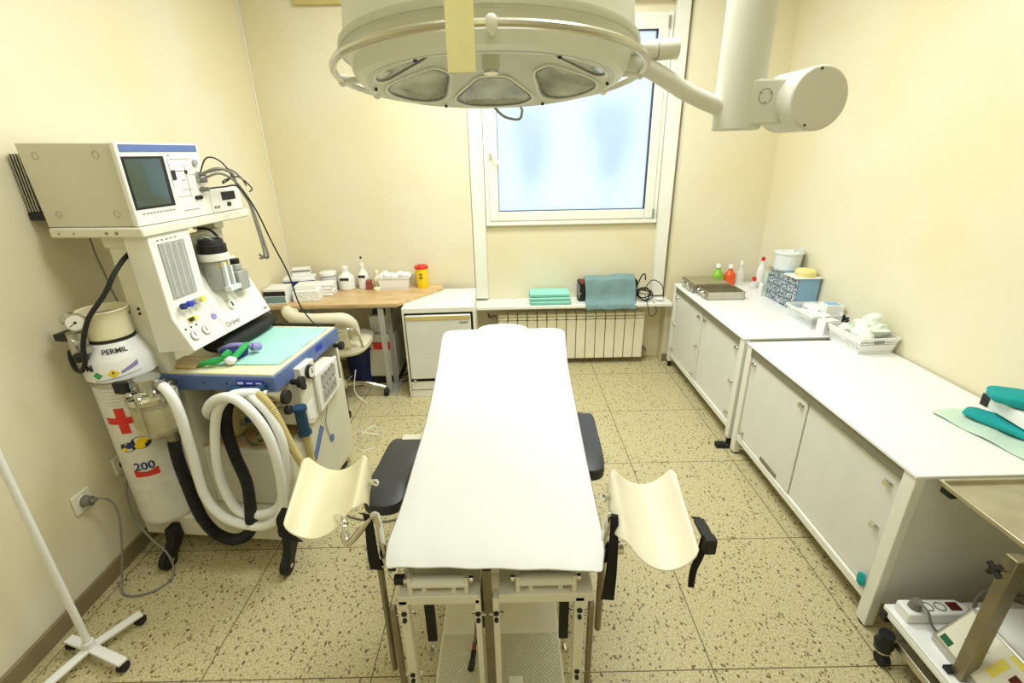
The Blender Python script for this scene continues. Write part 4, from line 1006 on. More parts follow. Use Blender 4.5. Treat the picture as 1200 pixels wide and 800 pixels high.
b = MB(); b.lathe([(0, .0162), (.026, .0162), (.026, .0172), (0, .0172)], (.045, .19, .80), 28, 'x'); b.build('gauge_dial', 'white', g)
b = MB(); b.box(.0625, .0635, .188, .192, .80, .82); b.cyl((.0625, .19, .80), (.064, .19, .80), .005, n=10); b.build('gauge_needle', 'ink', g)
MB().box(.0, .044, .13, .25, .755, .84).build('gauge_plate', 'white', mach, bev=.004)
for (y, z, r, x1) in ((.085, .80, .026, .075), (.12, .76, .014, .06), (.50, .80, .022, .07)):
    b = MB(); b.cyl((.02, y, z), (x1-.02, y, z), r*.5, n=16); b.cyl((x1-.02, y, z), (x1, y, z), r, n=20); b.build('control_knob', 'black', mach, bev=.003)
b = MB(); b.cyl((-.05, -.03, .79), (.03, -.03, .79), .024, n=20); b.cyl((.03, -.03, .79), (.05, -.03, .79), .028, n=20); b.cyl((.0, -.03, .76), (.0, -.03, .70), .017, n=16); b.cyl((-.01, -.04, .735), (.055, -.04, .735), .012, n=14); b.build('valve_fitting', 'steel', mach)
b = MB(); b.cyl((.05, -.03, .79), (.07, -.03, .79), .03, n=20); b.cyl((.055, -.04, .735), (.075, -.04, .735), .02, n=16); b.build('valve_knob', 'black', mach, bev=.003)
b = MB(); b.cyl((.075, .02, .70), (.08, .015, .60), .024, n=18); b.cyl((.08, .015, .60), (.082, .015, .585), .029, n=18); b.cyl((.075, .02, .70), (.075, .02, .715), .03, n=18); b.build('blue_valve', 'dblue', mach)
b = MB(); b.cyl((.082, .015, .585), (.088, .01, .45), .015, n=16); b.build('orange_tube', 'tan', mach)
b = MB(); b.blob((-.10, .02, .68), (.045, .04, .035), .2, 2, 2); b.cyl((-.16, -.0, .655), (-.06, -.0, .675), .016, n=14); b.cyl((-.08, .0, .62), (-.075, .0, .68), .02, n=14); b.build('blue_valve', 'dblue', mach)
b = MB(); b.cyl((-.19, .0, .64), (-.12, .0, .65), .015, n=14); b.cyl((-.12, -.005, .575), (-.08, -.005, .585), .022, n=12); b.tube([(-.2, 0, .57), (-.15, -.02, .545), (-.09, -.02, .56), (-.05, 0, .60)], .008, 8); b.build('valve_fitting', 'dsteel', mach)
# reservoir bag
b = MB(); b.lathe([(0, 0), (.02, .002), (.055, .04), (.072, .11), (.066, .19), (.035, .25), (.02, .27), (0, .275)], (-.30, .09, .515), 24); b.build('reservoir_bag', 'bag', mach)
# worktop with blue rails
WT = .875
MB().box(-.505, .0, -.0, .585, WT-.022, WT).build('worktop', 'pad', mach, bev=.004)
b = MB(); b.box(-.505, .012, -.012, .0, WT-.075, WT-.008); b.box(.0, .012, -.0, .585, WT-.075, WT-.008); b.build('blue_rail', 'blue', mach, bev=.003)
b = MB(); b.box(-.505, .0, .572, .59, WT, WT+.012); b.build('rear_rail', 'dark', mach)
b = MB(); b.box(-.155, -.035, -.0135, -.0122, WT-.05, WT-.022); b.box(.0122, .0135, .34, .40, WT-.045, WT-.02); lb = b.build('brand_plate', 'navy', mach)
b = MB(); b.box(-.15, -.125, -.0145, -.0137, WT-.042, WT-.032); b.box(-.11, -.085, -.0145, -.0137, WT-.04, WT-.034); b.box(-.07, -.045, -.0145, -.0137, WT-.04, WT-.034); b.build('brand_lettering', 'laminate', lb)
b = MB()
for u in (-.46, -.30, -.20): b.cyl((u, -.0125, WT-.04), (u, -.0145, WT-.04), .004, n=8)
b.build('screw', 'dark', mach)
# columns
for (v0, nm) in ((.0, 0), (.47, 1)):
    b = MB(); b.box(-.55, -.45, v0, v0+.055, .199, 1.40); c = b.build('column', 'cream', mach, bev=.014, seg=3)
    b = MB(); b.box(-.558, -.442, v0-.006, v0+.06, 1.39, 1.44); b.build('column_collar', 'cream', mach, bev=.006)
b = MB()
for z in (1.13, 1.15): b.cyl((-.50, -.0005, z), (-.50, -.003, z), .006, n=10)
b.build('screw', 'dark', mach)
# gas panel
b = MB(); b.prism([(-.44, .975), (-.28, .985), (-.337, 1.12), (-.340, 1.44), (-.44, 1.44)], 'y', -.035, .175); b.build('gas_panel', 'white', mach, bev=.004)
b = MB(); b.prism([(-.44, .985), (-.28, .985), (-.337, 1.12), (-.41, 1.262), (-.44, 1.262)], 'y', .176, .505); b.build('lower_panel', 'white', mach, bev=.004)
b = MB(); b.box(-.44, -.41, .176, .46, 1.262, 1.40); b.build('backing_plate', 'creamside', mach)
fw = MB().box(-.345, -.3345, .0, .128, 1.19, 1.405).build('flowmeter_window', 'midgrey', mach)
b = MB()
for i in range(4): v0 = .02+.03*i; b.cyl((-.334, v0, 1.195), (-.334, v0, 1.40), .0055, n=10)
b.build('flow_tube', 'clear', fw)
b = MB()
for i in range(4):
    for j in range(14): v0 = .027+.03*i; b.box(-.3345, -.3335, v0, v0+.008, 1.205+.014*j, 1.208+.014*j)
b.build('scale_mark', 'grey', fw)
b = MB()
for i in range(5): b.box(-.3402, -.3392, .0+.022*i, .012+.022*i, 1.414, 1.42)
b.build('panel_print', 'grey', mach)
for i, (mm) in enumerate(('inkblue', 'navy', 'midgrey', 'lyellow')):
    v0 = .015+.035*i; b = MB(); b.cyl((-.338, v0, 1.155), (-.31, v0, 1.158), .011, n=16); k = b.build('flow_knob', 'plasticw', mach)
    b = MB(); b.cyl((-.325, v0, 1.1565), (-.309, v0, 1.1585), .0125, n=16); b.build('knob_ring', mm, k)
def slope(v, f):   # point on the slanted lower face, f 0 bottom .. 1 top
    return Vector((-.28+(-.057)*f, v, .985+.135*f))
SN = Vector((.135, 0, .057)).normalized(); SU = Vector((-.057, 0, .135)).normalized()
def on_slope(b, v, f, w, h, th=.002, o=.0005):
    p = slope(v, f)+SN*o; a = Vector((0, 1, 0))
    q = [p-a*w/2-SU*h/2, p+a*w/2-SU*h/2, p+a*w/2+SU*h/2, p-a*w/2+SU*h/2]; b.loft([q, [x+SN*th for x in q]])
for v0 in (.01, .075):
    b = MB(); p = slope(v0, .38); b.cyl(p, p+SN*.006, .020, n=24); k = b.build('pressure_gauge', 'midgrey', mach); b = MB(); b.cyl(p+SN*.0062, p+SN*.0075, .017, n=24); b.build('gauge_dial', 'white', k)
    b = MB(); b.loft([[p+SN*.0078+Vector((0, s1*.002, 0))+SU*s2 for s1, s2 in ((-1, -.004), (1, -.004), (1, .013), (-1, .013))], [p+SN*.0085+Vector((0, s1*.002, 0))+SU*s2 for s1, s2 in ((-1, -.004), (1, -.004), (1, .013), (-1, .013))]]); b.build('gauge_needle', 'ink', k)
b = MB(); on_slope(b, .05, .80, .05, .02, .004); b.build('switch_plate', 'lyellow', mach)
b = MB(); on_slope(b, .038, .80, .022, .014, .012); b.build('rocker_switch', 'black', mach)
b = MB()
for v0 in (-.01, .02, .05): on_slope(b, v0, .62, .007, .007)
b.build('panel_print', 'dark', mach)
b = MB(); p = slope(.155, .62); b.cyl(p, p+SN*.003, .014, n=20); b.build('round_sticker', 'lilac', mach)
b = MB(); p = slope(.28, .72); b.cyl(p, p+SN*.012, .02, n=20); k = b.build('selector_knob', 'white', mach); b = MB(); on_slope(b, .28, .72, .006, .02, .003, .0125); b.build('knob_pointer', 'inkblue', k)
b = MB(); b.text('Dräger', .032, slope(.235, .22), (0, 1, 0), SU, .0012, bold=.0006); b.build('maker_lettering', 'grey', mach)
b = MB(); on_slope(b, .47, .16, .012, .012); on_slope(b, .485, .16, .006, .012); b.build('panel_print', 'grey', mach)
# vaporizer
vp = MB().lathe([(0, 1.16), (.048, 1.16), (.05, 1.165), (.05, 1.285), (.056, 1.29), (.058, 1.315), (.056, 1.318), (0, 1.318)], (-.345, .285, 0), 32).build('vaporizer_body', 'midgrey', mach)
MB().lathe([(0, 1.319), (.056, 1.319), (.057, 1.322), (.057, 1.352), (.05, 1.357), (.048, 1.372), (.046, 1.376), (0, 1.376)], (-.345, .285, 0), 32).build('vaporizer_dial', 'black', vp, label='black dial on the vaporizer')
b = MB(); b.lathe([(.0585, 1.287), (.060, 1.289), (.060, 1.316), (.0585, 1.318)], (-.345, .285, 0), 32); b.build('vaporizer_ring', 'white', vp)
b = MB(); b.grid([[(-.345+.0515*math.cos(a), .285+.0515*math.sin(a), z) for z in (1.262, 1.28)] for a in [-.75+.12*k for k in range(9)]], .001, (0, 0, -1)); b.build('yellow_label', 'yellow', vp)
b = MB(); b.box(-.3, -.285, .255, .27, 1.17, 1.28); b.box(-.30, -.282, .29, .30, 1.17, 1.26); b.box(-.30, -.27, .245, .315, 1.155, 1.175); b.build('vaporizer_rib', 'plasticg', vp)
b = MB(); b.tube([(-.345+.045*math.cos(a), .285+.045*math.sin(a), 1.385+.008*math.sin(3*a)) for a in [k*.7 for k in range(9)]], .0025, 6); b.build('handle_wire', 'grey', vp)
b = MB(); b.box(-.37, -.29, .34, .41, 1.13, 1.22); b.cyl((-.32, .375, 1.22), (-.32, .375, 1.25), .026, n=18); vb = b.build('filler_block', 'midgrey', vp, bev=.006)
MB().cyl((-.32, .375, 1.2505), (-.32, .375, 1.272), .02, n=18).build('filler_cap', 'black', vb)
MB().box(-.41, -.38, .18, .215, 1.22, 1.38).build('black_bracket', 'black', mach)
# top tray
b = MB(); b.box(-.70, -.33, -.06, .575, 1.438, 1.474); b.build('top_shelf', 'cream', mach, bev=.006)
b = MB()
for u in (-.66, -.60, -.47, -.43): b.cyl((u, -.0605, 1.455), (u, -.063, 1.455), .0055 if u > -.5 else .003, n=10)
b.build('screw', 'dsteel', mach)
# absorber canister
b = MB(); b.lathe([(0, .70), (.07, .70), (.078, .712), (.078, .80), (0, .80)], (-.43, -.13, 0), 36); ab = b.build('absorber_granules', 'lime', mach)
b = MB(); b.lathe([(0, .685), (.075, .685), (.085, .70), (.085, .825), (.083, .825), (.083, .702), (0, .69)], (-.43, -.13, 0), 36); b.build('absorber_jar', 'jar', ab)
b = MB(); b.lathe([(0, .826), (.088, .826), (.09, .832), (.088, .845), (.07, .858), (.05, .862), (.045, .868), (0, .868)], (-.43, -.13, 0), 36)
for i in range(8): a = i*PI/4; b.cyl((-.43+.068*math.cos(a), -.13+.068*math.sin(a), .85), (-.43+.068*math.cos(a), -.13+.068*math.sin(a), .872), .008, n=10)
b.build('absorber_head', 'chrome', ab)
b = MB(); b.cyl((-.43, -.13, .868), (-.43, -.13, .905), .038, n=28); b.cyl((-.43, -.13, .905), (-.43, -.13, .915), .044, n=28); b.cyl((-.40, -.13, .892), (-.355, -.145, .885), .017, n=14); b.build('absorber_cap', 'alu', ab)
for a in (3.4, 4.9, .2):
    b = MB(); x, y = -.43+.09*math.cos(a), -.13+.09*math.sin(a); b.cyl((x, y, .69), (x, y, .85), .004, n=8); b.cyl((x, y, .835), (x, y, .86), .01, n=8); b.build('clamp_rod', 'chrome', ab)
b = MB(); b.cyl((-.40, -.13, .685), (-.395, -.135, .63), .024, n=16); b.cyl((-.43, -.13, .685), (-.43, -.13, .65), .03, n=16); b.cyl((-.43, -.12, .67), (-.36, -.12, .67), .014, n=12); b.build('absorber_outlet', 'dsteel', ab)
b = MB(); b.box(-.5, -.42, -.06, -.001, .80, .85); b.box(-.5, -.46, -.05, -.001, .72, .76); b.build('absorber_mount', 'dsteel', mach)
# hoses
HZ = .0
b = MB(); b.tube([(-.36, -.145, .885), (-.325, -.16, .86), (-.305, -.165, .78), (-.30, -.17, .60), (-.298, -.175, .40), (-.25, -.18, .30), (-.17, -.18, .255), (-.07, -.175, .245), (.01, -.17, .30), (.045, -.165, .42), (.05, -.16, .58), (.025, -.15, .70), (-.03, -.14, .79), (-.10, -.13, .835), (-.18, -.12, .815), (-.24, -.10, .76), (-.27, -.06, .71), (-.29, .0, .68), (-.31, .06, .66)], .0195, 16, 8); b.build('breathing_hose', 'hose', mach)
b = MB(); b.tube([(-.02, -.02, .79), (-.05, -.06, .82), (-.12, -.09, .825), (-.18, -.10, .78), (-.215, -.11, .70), (-.235, -.13, .56), (-.235, -.14, .42), (-.19, -.15, .30), (-.10, -.155, .285), (-.01, -.15, .32), (.04, -.14, .42), (.065, -.13, .55), (.06, -.12, .66), (.02, -.10, .75), (-.04, -.08, .80), (-.10, -.05, .81), (-.16, -.02, .80)], .019, 16, 8); b.build('breathing_hose', 'hose', mach)
b = MB(); b.tube([(-.395, -.137, .635), (-.39, -.15, .55), (-.375, -.16, .42), (-.345, -.175, .28), (-.29, -.185, .20), (-.21, -.19, .175), (-.14, -.18, .21), (-.125, -.16, .30), (-.14, -.12, .42), (-.185, -.09, .54), (-.205, -.07, .66), (-.19, -.055, .75), (-.16, -.04, .79), (-.12, -.03, .805)], .025, 14, 12, ribs=.009); b.build('black_corrugated_hose', 'rubber', mach)
b = MB(); b.tube([(-.06, -.04, .80), (-.02, -.07, .815), (.03, -.09, .77), (.065, -.10, .68), (.09, -.10, .58), (.12, -.09, .48), (.14, -.05, .38), (.14, .0, .28)], .0165, 12, 12, ribs=.009); b.build('tan_corrugated_hose', 'tan', mach)
b = MB(); b.cyl((-.17, -.03, .80), (-.05, -.03, .81), .024, n=18); b.cyl((-.17, -.03, .80), (-.13, -.03, .803), .03, n=18); b.cyl((-.05, -.03, .81), (-.02, -.03, .813), .029, n=18); b.build('blue_manifold', 'dblue', mach)

# items on the worktop
def mtag(o, label, cat): o.location = MO; o.rotation_euler = (0, 0, MR); o['label'] = label; o['category'] = cat; return o
b = MB(); rows = []
for i in range(15):
    f = i/14; row = []
    for j in range(11):
        g = j/10; u = -.36+.345*g; v0 = .09+.46*f+(.025*(1-g))*(1-f)*-1
        row.append((u, v0, WT+.004+.0035*math.sin(i*1.1)*math.sin(j*1.3+.5)))
    rows.append(row)
b.grid(rows, .002); mtag(b.build('paper_drape', 'aqua', sub=1), 'aqua blue drape spread on the anaesthesia machine worktop', 'drape')
b = MB(); rings = []
for i in range(7):
    v0 = .17+.40*i/6; k = 1 if 0 < i < 6 else .8
    rings.append([(-.36+.075*k*math.cos(a), v0, WT+.045+.036*k*math.sin(a)) for a in [2*PI*q/20 for q in range(20)]])
b.loft(rings); mtag(b.build('ventilation_bellows', 'rubber'), 'black rubber cuff roll lying under the slanted gas panel', 'bellows')
t = thing('face_mask', 'green rubber mask strap on the worktop edge below the slanted panel', 'mask', MO, MR)
b = MB(); b.tube([(-.34, .045, WT+.018), (-.31, .05, WT+.02), (-.28, .06, WT+.025), (-.25, .075, WT+.04), (-.235, .10, WT+.055)], [.013, .018, .016, .022, .012], 12, 6, sx=.6); b.tube([(-.34, .04, WT+.016), (-.335, .085, WT+.014), (-.29, .09, WT+.016)], .010, 8, 5); b.tube([(-.22, .09, WT+.03), (-.21, .14, WT+.05), (-.215, .18, WT+.055)], .013, 10, 5); b.build('mask_strap', 'green', t)
b = MB(); b.blob((-.225, .075, WT+.024), (.026, .02, .018), .15, 3); b.build('mask_tip', 'clothwhite', t)
b = MB(); b.tube([(-.34, .17, WT+.03), (-.29, .16, WT+.05), (-.25, .17, WT+.055), (-.20, .20, WT+.04), (-.19, .22, WT+.03)], .012, 10, 6); b.cyl((-.20, .19, WT+.04), (-.185, .225, WT+.03), .018, n=14); o = mtag(b.build('corrugated_tube', 'lilac'), 'short lilac tube lying behind the green mask strap', 'tube')
b = MB(); b.lathe([(0, 0), (.05, 0), (.055, .02), (.05, .035), (.03, .04), (0, .04)], (-.27, .17, WT+.006), 20); mtag(b.build('mask_cushion', 'inkblue'), 'dark blue mask cushion tucked under the slanted panel', 'mask')
b = MB(); b.box(-.49, -.36, .03, .14, WT+.001, WT+.014); mtag(b.build('brown_paper', 'desk', bev=.003), 'flat brown wrapping paper in the left corner of the machine worktop', 'paper')

# monitor
mon = thing('patient_monitor', 'white patient monitor with dark green screen on top of the machine', 'monitor', MO, MR)
MZ = 1.4755
b = MB(); b.prism([(-.71, MZ), (-.362, MZ), (-.362, 1.755), (-.725, 1.762)], 'y', -.045, .335); b.build('monitor_case', 'creamside', mon, bev=.003)
fr = MB().box(-.3625, -.342, -.055, .345, MZ-.0, 1.758).build('front_bezel', 'white', mon, bev=.005)
MB().box(-.3425, -.3405, -.042, .332, 1.726, 1.751).build('blue_strip', 'blue', fr)
b = MB(); b.box(-.343, -.3408, -.045, .145, 1.532, 1.712); b.build('screen_surround', 'dark', fr, bev=.002)
b = MB(); rows = []
for i in range(9):
    v0 = -.036+.160*i/8; rows.append([(-.3395+.004*(1-((i-4)/4)**2)*(1-((j-4)/4)**2), v0, 1.541+.162*j/8) for j in range(9)])
b.grid(rows, .002, (-1, 0, 0)); b.build('screen', 'screen', fr)
b = MB()
for i in range(10): b.box(-.342, -.3405, -.02+.016*i, -.01+.016*i, 1.515, 1.520)
for i in range(6): b.box(-.342, -.3405, .185+.014*i, .194+.014*i, 1.505, 1.509)
for (v0, z, w, h) in ((.17, 1.655, .06, .003), (.17, 1.70, .12, .0015), (.16, 1.60, .0015, .10), (.24, 1.56, .0015, .12), (.17, 1.56, .08, .0015), (.21, 1.62, .02, .003), (.26, 1.64, .04, .0015), (.2, 1.585, .06, .0015), (.165, 1.712, .012, .004)): b.box(-.342, -.3405, v0, v0+w, z, z+h)
b.build('panel_print', 'grey', fr)
b = MB(); b.box(-.342, -.338, .165, .182, 1.625, 1.66); b.box(-.342, -.338, .235, .247, 1.645, 1.658); b.build('key', 'dark', fr)
for (v0, z, r) in ((.30, 1.685, .012), (.265, 1.55, .008), (.285, 1.55, .008), (.30, 1.615, .011), (.30, 1.635, .011), (.31, 1.58, .010)):
    b = MB(); b.cyl((-.342, v0, z), (-.332, v0, z), r, n=16); b.build('socket', 'midgrey' if z > 1.6 else 'dark', fr)
b = MB()
for (u, z) in ((-.66, 1.72), (-.43, 1.72), (-.65, 1.52), (-.42, 1.52)): b.lathe([(0, -.0005), (.012, -.0005), (.013, -.003), (0, -.003)], (u, -.045, z), 20, 'y') if False else b.tube([(u+.012*math.cos(2*PI*i/18), -.0455, z+.012*math.sin(2*PI*i/18)) for i in range(18)], .0012, 5, 0, closed=True)
b.build('screw_cap', 'midgrey', mon)
b = MB()
for i in range(4): b.box(-.735-.0115*i, -.7305-.0115*i, -.04, .10, 1.53, 1.728)
b.box(-.775, -.725, .095, .10, 1.525, 1.73); b.build('heat_sink', 'alu', mon)
MB().box(-.775, -.715, -.043, .11, 1.50, 1.528).build('heat_sink_foot', 'dark', mon)
mo2 = thing('recorder_module', 'small white recorder module with dark paper slot beside the big monitor', 'recorder', MO, MR)
MB().box(-.62, -.345, .352, .562, MZ, 1.575).build('module_case', 'white', mo2, bev=.006)
b = MB(); b.box(-.3455, -.342, .425, .515, 1.525, 1.560); b.box(-.3455, -.342, .452, .475, 1.498, 1.514); b.build('paper_slot', 'dark', mo2)
b = MB()
for v0 in (.37, .39): b.cyl((-.3455, v0, 1.50), (-.341, v0, 1.50), .006, n=12)
b.build('module_button', 'grey', mo2)
# patient leads
t = thing('patient_lead', 'bundle of grey and black leads plugged into the monitor and hanging down', 'cables', MO, MR)
ends = [(-.05, 0), (.0, .02), (.05, .01)]
for i, (pts, r, m) in enumerate((
    ([(-.335, .30, 1.635), (-.27, .33, 1.66), (-.25, .39, 1.64), (-.27, .44, 1.59), (-.24, .46, 1.50), (-.22, .46, 1.38), (-.20, .45, 1.27), (-.24, .47, 1.262), (-.26, .48, 1.27)], .006, 'cable'),
    ([(-.335, .30, 1.615), (-.27, .34, 1.64), (-.25, .41, 1.60), (-.24, .45, 1.52), (-.225, .45, 1.40), (-.21, .44, 1.28), (-.25, .46, 1.255)], .005, 'cable'),
    ([(-.335, .31, 1.58), (-.28, .36, 1.585), (-.25, .42, 1.58), (-.22, .46, 1.48), (-.18, .47, 1.33), (-.13, .47, 1.18), (-.10, .46, 1.04), (-.08, .5, .94), (-.06, .53, .89)], .0035, 'bcable'),
    ([(-.335, .30, 1.625), (-.30, .32, 1.70), (-.27, .36, 1.69), (-.26, .40, 1.63), (-.29, .38, 1.60), (-.31, .42, 1.61), (-.29, .49, 1.62), (-.27, .54, 1.57), (-.30, .565, 1.55)], .003, 'bcable'),
    ([(-.335, .31, 1.64), (-.28, .37, 1.655), (-.28, .44, 1.65), (-.28, .50, 1.61), (-.30, .55, 1.58)], .0045, 'cable'))):
    b = MB(); b.tube(pts, r, 7, 7); b.build('lead', m, t)
b = MB()
for z in (1.64, 1.615, 1.58): b.cyl((-.34, .30, z), (-.31, .31, z), .009, n=12)
b.build('connector', 'plug', t)
b = MB(); b.tube([(-.40, .30, 1.42), (-.37, .33, 1.41), (-.36, .36, 1.37), (-.37, .38, 1.33)], .006, 8); mtag(b.build('short_cable', 'bcable'), 'short black cable under the monitor shelf beside the vaporizer', 'cable')

# ---------------------------------------------------------------- gas cylinder
CX, CY = -.60, -.055
gc = thing('gas_cylinder', 'white gas cylinder with red cross and 200 label standing on the machine base', 'gas cylinder', tuple(Vector(MO)+Matrix.Rotation(MR, 3, 'Z') @ Vector((CX, CY, .2005))), MR)
R0 = .112
b = MB(); b.lathe([(0, 0), (R0-.012, 0), (R0-.002, .012), (R0, .03), (R0, .69), (R0-.004, .74), (R0-.03, .80), (R0-.06, .84), (.035, .86), (.03, .88), (0, .88)], n=48); b.build('cylinder_body', mat('worn_white_paint', (232, 230, 222), .45, noise=.08, nscale=20), gc)
b = MB(); b.lathe([(R0+.001, .70), (R0+.008, .705), (R0+.008, .775), (R0+.0, .79), (.08, .845), (.07, .845), (R0-.006, .775), (R0-.004, .705)], n=48); b.build('shoulder_label_wrap', 'laminate', gc, label='white label wrap with handwriting and coloured diamonds')
b = MB(); b.lathe([(.070, .855), (.076, .86), (.076, .885), (.074, .93), (.082, .962), (.086, .966), (.084, .97), (.076, .966), (.068, .93), (.070, .885), (.064, .86)], n=48); b.build('valve_guard', 'pad', gc)
b = MB(); b.cyl((0, 0, .875), (0, 0, .92), .025, n=20); b.cyl((0, 0, .92), (0, 0, .95), .035, n=12); b.build('valve', 'alu', gc)
MB().lathe([(.072, .848), (.079, .85), (.079, .856), (.072, .856)], n=40).build('guard_ring', 'dark', gc)
A0 = math.radians(-66)
def on_cyl(r, z0, ang=0): return cylmap(r, z0=z0, ang=A0+ang)
def patch(b, r, z0, ang, poly):
    f = on_cyl(r, z0, ang); b._f([b._v(f(x, y)) for x, y in poly])
def rpatch(b, r, z0, ang, w, h, n=8):
    f = on_cyl(r, z0, ang); b.grid([[f(-w/2+w*i/n, -h/2), f(-w/2+w*i/n, h/2)] for i in range(n+1)])
b = MB(); rpatch(b, R0+.0010, .53, -.12, .125, .030); rpatch(b, R0+.0012, .53, -.12, .036, .115); b.build('red_cross', 'red', gc)
b = MB(); b.text('200', .05, (0,0,0), (1,0,0), (0,0,1), mapf=on_cyl(R0+.0016, .31, .05), bold=.0012); b.build('number_text', 'inkblue', gc)
b = MB(); b.text('bar', .014, (0,0,0), (1,0,0), (0,0,1), mapf=on_cyl(R0+.0018, .282, .05)); b.text('DRUCK', .012, (0,0,0), (1,0,0), (0,0,1), mapf=on_cyl(R0+.0018, .322, .05)) if False else None; b.build('unit_text', 'inkblue', gc)
b = MB(); f = on_cyl(R0+.0014, .295, .05)
b.grid([[f(x, -.035), f(x, -.035+.022+ .9*abs(x)**1.3)] for x in [-.045+.09*i/12 for i in range(13)]]); b.build('red_crescent', 'red', gc)
b = MB(); f = on_cyl(R0+.0012, .37, .0)
def ell(b, cx, cy, rx, ry, f, n=18, rot=0): b._f([b._v(f(cx+rx*math.cos(2*PI*i/n)*math.cos(rot)-ry*math.sin(2*PI*i/n)*math.sin(rot), cy+rx*math.cos(2*PI*i/n)*math.sin(rot)+ry*math.sin(2*PI*i/n)*math.cos(rot))) for i in range(n)])
f1, f2, f3 = [(lambda g: (lambda x, y: g(x*1.2, y*1.2)))(on_cyl(R0+o_, .415, 0)) for o_ in (.0010, .0016, .002)]
b = MB(); ell(b, .018, .006, .030, .024, f1); ell(b, -.022, -.006, .028, .018, f1, rot=.3); b.build('emblem_outline', 'ink', gc)
b = MB(); ell(b, .022, .010, .019, .013, f2, rot=.5); ell(b, .012, -.006, .016, .010, f2, rot=-.3); ell(b, -.036, -.014, .012, .007, f2, rot=.4); b.build('emblem_yellow', 'yellow', gc)
b = MB(); ell(b, -.016, -.001, .016, .010, f3, rot=.3); ell(b, -.038, .003, .008, .005, f3); b.build('emblem_blue', 'inkblue', gc)
b = MB()
for k, z in enumerate((.675, .66, .645, .63, .615, .60)): rpatch(b, R0+.0012, z, -.1, .10-.01*(k % 3), .0012)
b.build('printed_line', 'grey', gc)
b = MB(); b.text('PERMIL', .026, (0,0,0), (1,0,0), (0,0,1), mapf=lambda x, y: on_cyl(R0+.0-.012+.0-.4*y, .82, .35)(x, y), bold=.0004); b.build('handwriting', 'ink', gc)
b = MB(); b.text('AI', .032, (0,0,0), (1,0,0), (0,0,1), mapf=on_cyl(R0+.0090, .765, -.5), bold=.0025); b.build('black_letters', 'ink', gc)
b = MB(); f = on_cyl(R0+.0092, .735, -.30); b._f([b._v(f(x, y)) for x, y in ((-.018, 0), (0, -.016), (.018, 0), (0, .016))]); b.build('hazard_diamond', 'green', gc, label='green diamond sticker')
b = MB(); f = on_cyl(R0+.0092, .738, .14); b._f([b._v(f(x, y)) for x, y in ((-.02, 0), (0, -.018), (.02, 0), (0, .018))]); b.build('hazard_diamond', 'yellow', gc, label='yellow diamond sticker')
b = MB(); rpatch(b, R0+.0094, .741, .14, .007, .008); b.build('flame_symbol', 'ink', gc)
b = MB(); f = on_cyl(R0+.0088, .72, .3); b.grid([[f(-.09+.16*i/8, -.012+.02*i/8), f(-.09+.16*i/8, -.009+.02*i/8)] for i in range(9)]); f = on_cyl(R0+.0092, .745, .6); b.grid([[f(-.03+.06*i/4, -.012+.02*i/4), f(-.03+.06*i/4, -.002+.03*i/4)] for i in range(5)]); b.build('lilac_print', 'lilac', gc)
b = MB(); b.lathe([(R0+.002, .68), (R0+.006, .682), (R0+.006, .695), (R0+.002, .697)], n=40); b.build('retaining_strap', 'alu', gc)
b = MB(); f = on_cyl(R0+.009, .62, 1.0); 
b.box(.06, .11, -.12, -.10, .66, .705); b.build('strap_buckle', 'dark', gc)
# regulator with gauge and hose
rg = MB(); rg.cyl((-.02, -.01, .90), (-.05, -.05, .89), .018, n=16); rg.cyl((-.04, -.075, .87), (-.055, -.115, .865), .034, n=20); rg.cyl((-.045, -.10, .82), (-.04, -.10, .905), .026, n=18); rg.cyl((-.04, -.10, .89), (-.015, -.10, .93), .011, n=12); rg.cyl((-.045, -.10, .86), (.01, -.11, .84), .016, n=12)
reg = rg.build('regulator', 'alu', gc)
gd = Vector((.60, -.78, .15)).normalized(); gp = Vector((-.012, -.10, .947))
b = MB(); b.cyl(gp, gp+gd*.022, .032, n=28); b.build('gauge_case', 'alu', reg)
b = MB(); b.cyl(gp+gd*.0222, gp+gd*.0235, .027, n=28); b.build('gauge_dial', 'white', reg)
b = MB(); b.cyl(gp+gd*.0236, gp+gd*.0245, .005, n=10); a_ = gd.orthogonal().normalized(); b.cyl(gp+gd*.0242, gp+gd*.0242+a_*.022, .0015, n=6); b.build('gauge_needle', 'ink', reg)
b = MB(); b.cyl((-.085, -.075, .94), (-.075, -.085, .955), .018, n=16); b.cyl((-.075, -.065, .955), (-.04, -.08, .945), .02, n=16); b.build('outlet_fitting', 'chrome', reg)
MB().box(-.105, -.045, -.125, -.065, .875, .905).build('regulator_knob', 'black', reg, bev=.006); MB().cyl((-.02, -.125, .80), (-.02, -.125, .83), .022, n=14).build('regulator_knob', 'black', reg, bev=.004)
b = MB(); b.tube([(-.085, -.10, .83), (-.088, -.105, .795), (-.06, -.125, .765), (-.02, -.14, .765), (.02, -.15, .81), (.04, -.15, .88), (.075, -.13, .97), (.12, -.08, 1.05), (.14, -.03, 1.12), (.14, .05, 1.17), (.14, .14, 1.18)], .0085, 10, 8); b.build('gas_hose', 'bcable', gc)

b = MB(); b.tube([(-.66, .05, 1.44), (-.67, .06, 1.36), (-.66, .06, 1.28), (-.64, .05, 1.20), (-.60, .03, 1.15), (-.57, .05, 1.10)], .004, 7); mtag(b.build('thin_cable', 'cable'), 'thin grey cable hanging from the monitor shelf behind the gas cylinder', 'cable')

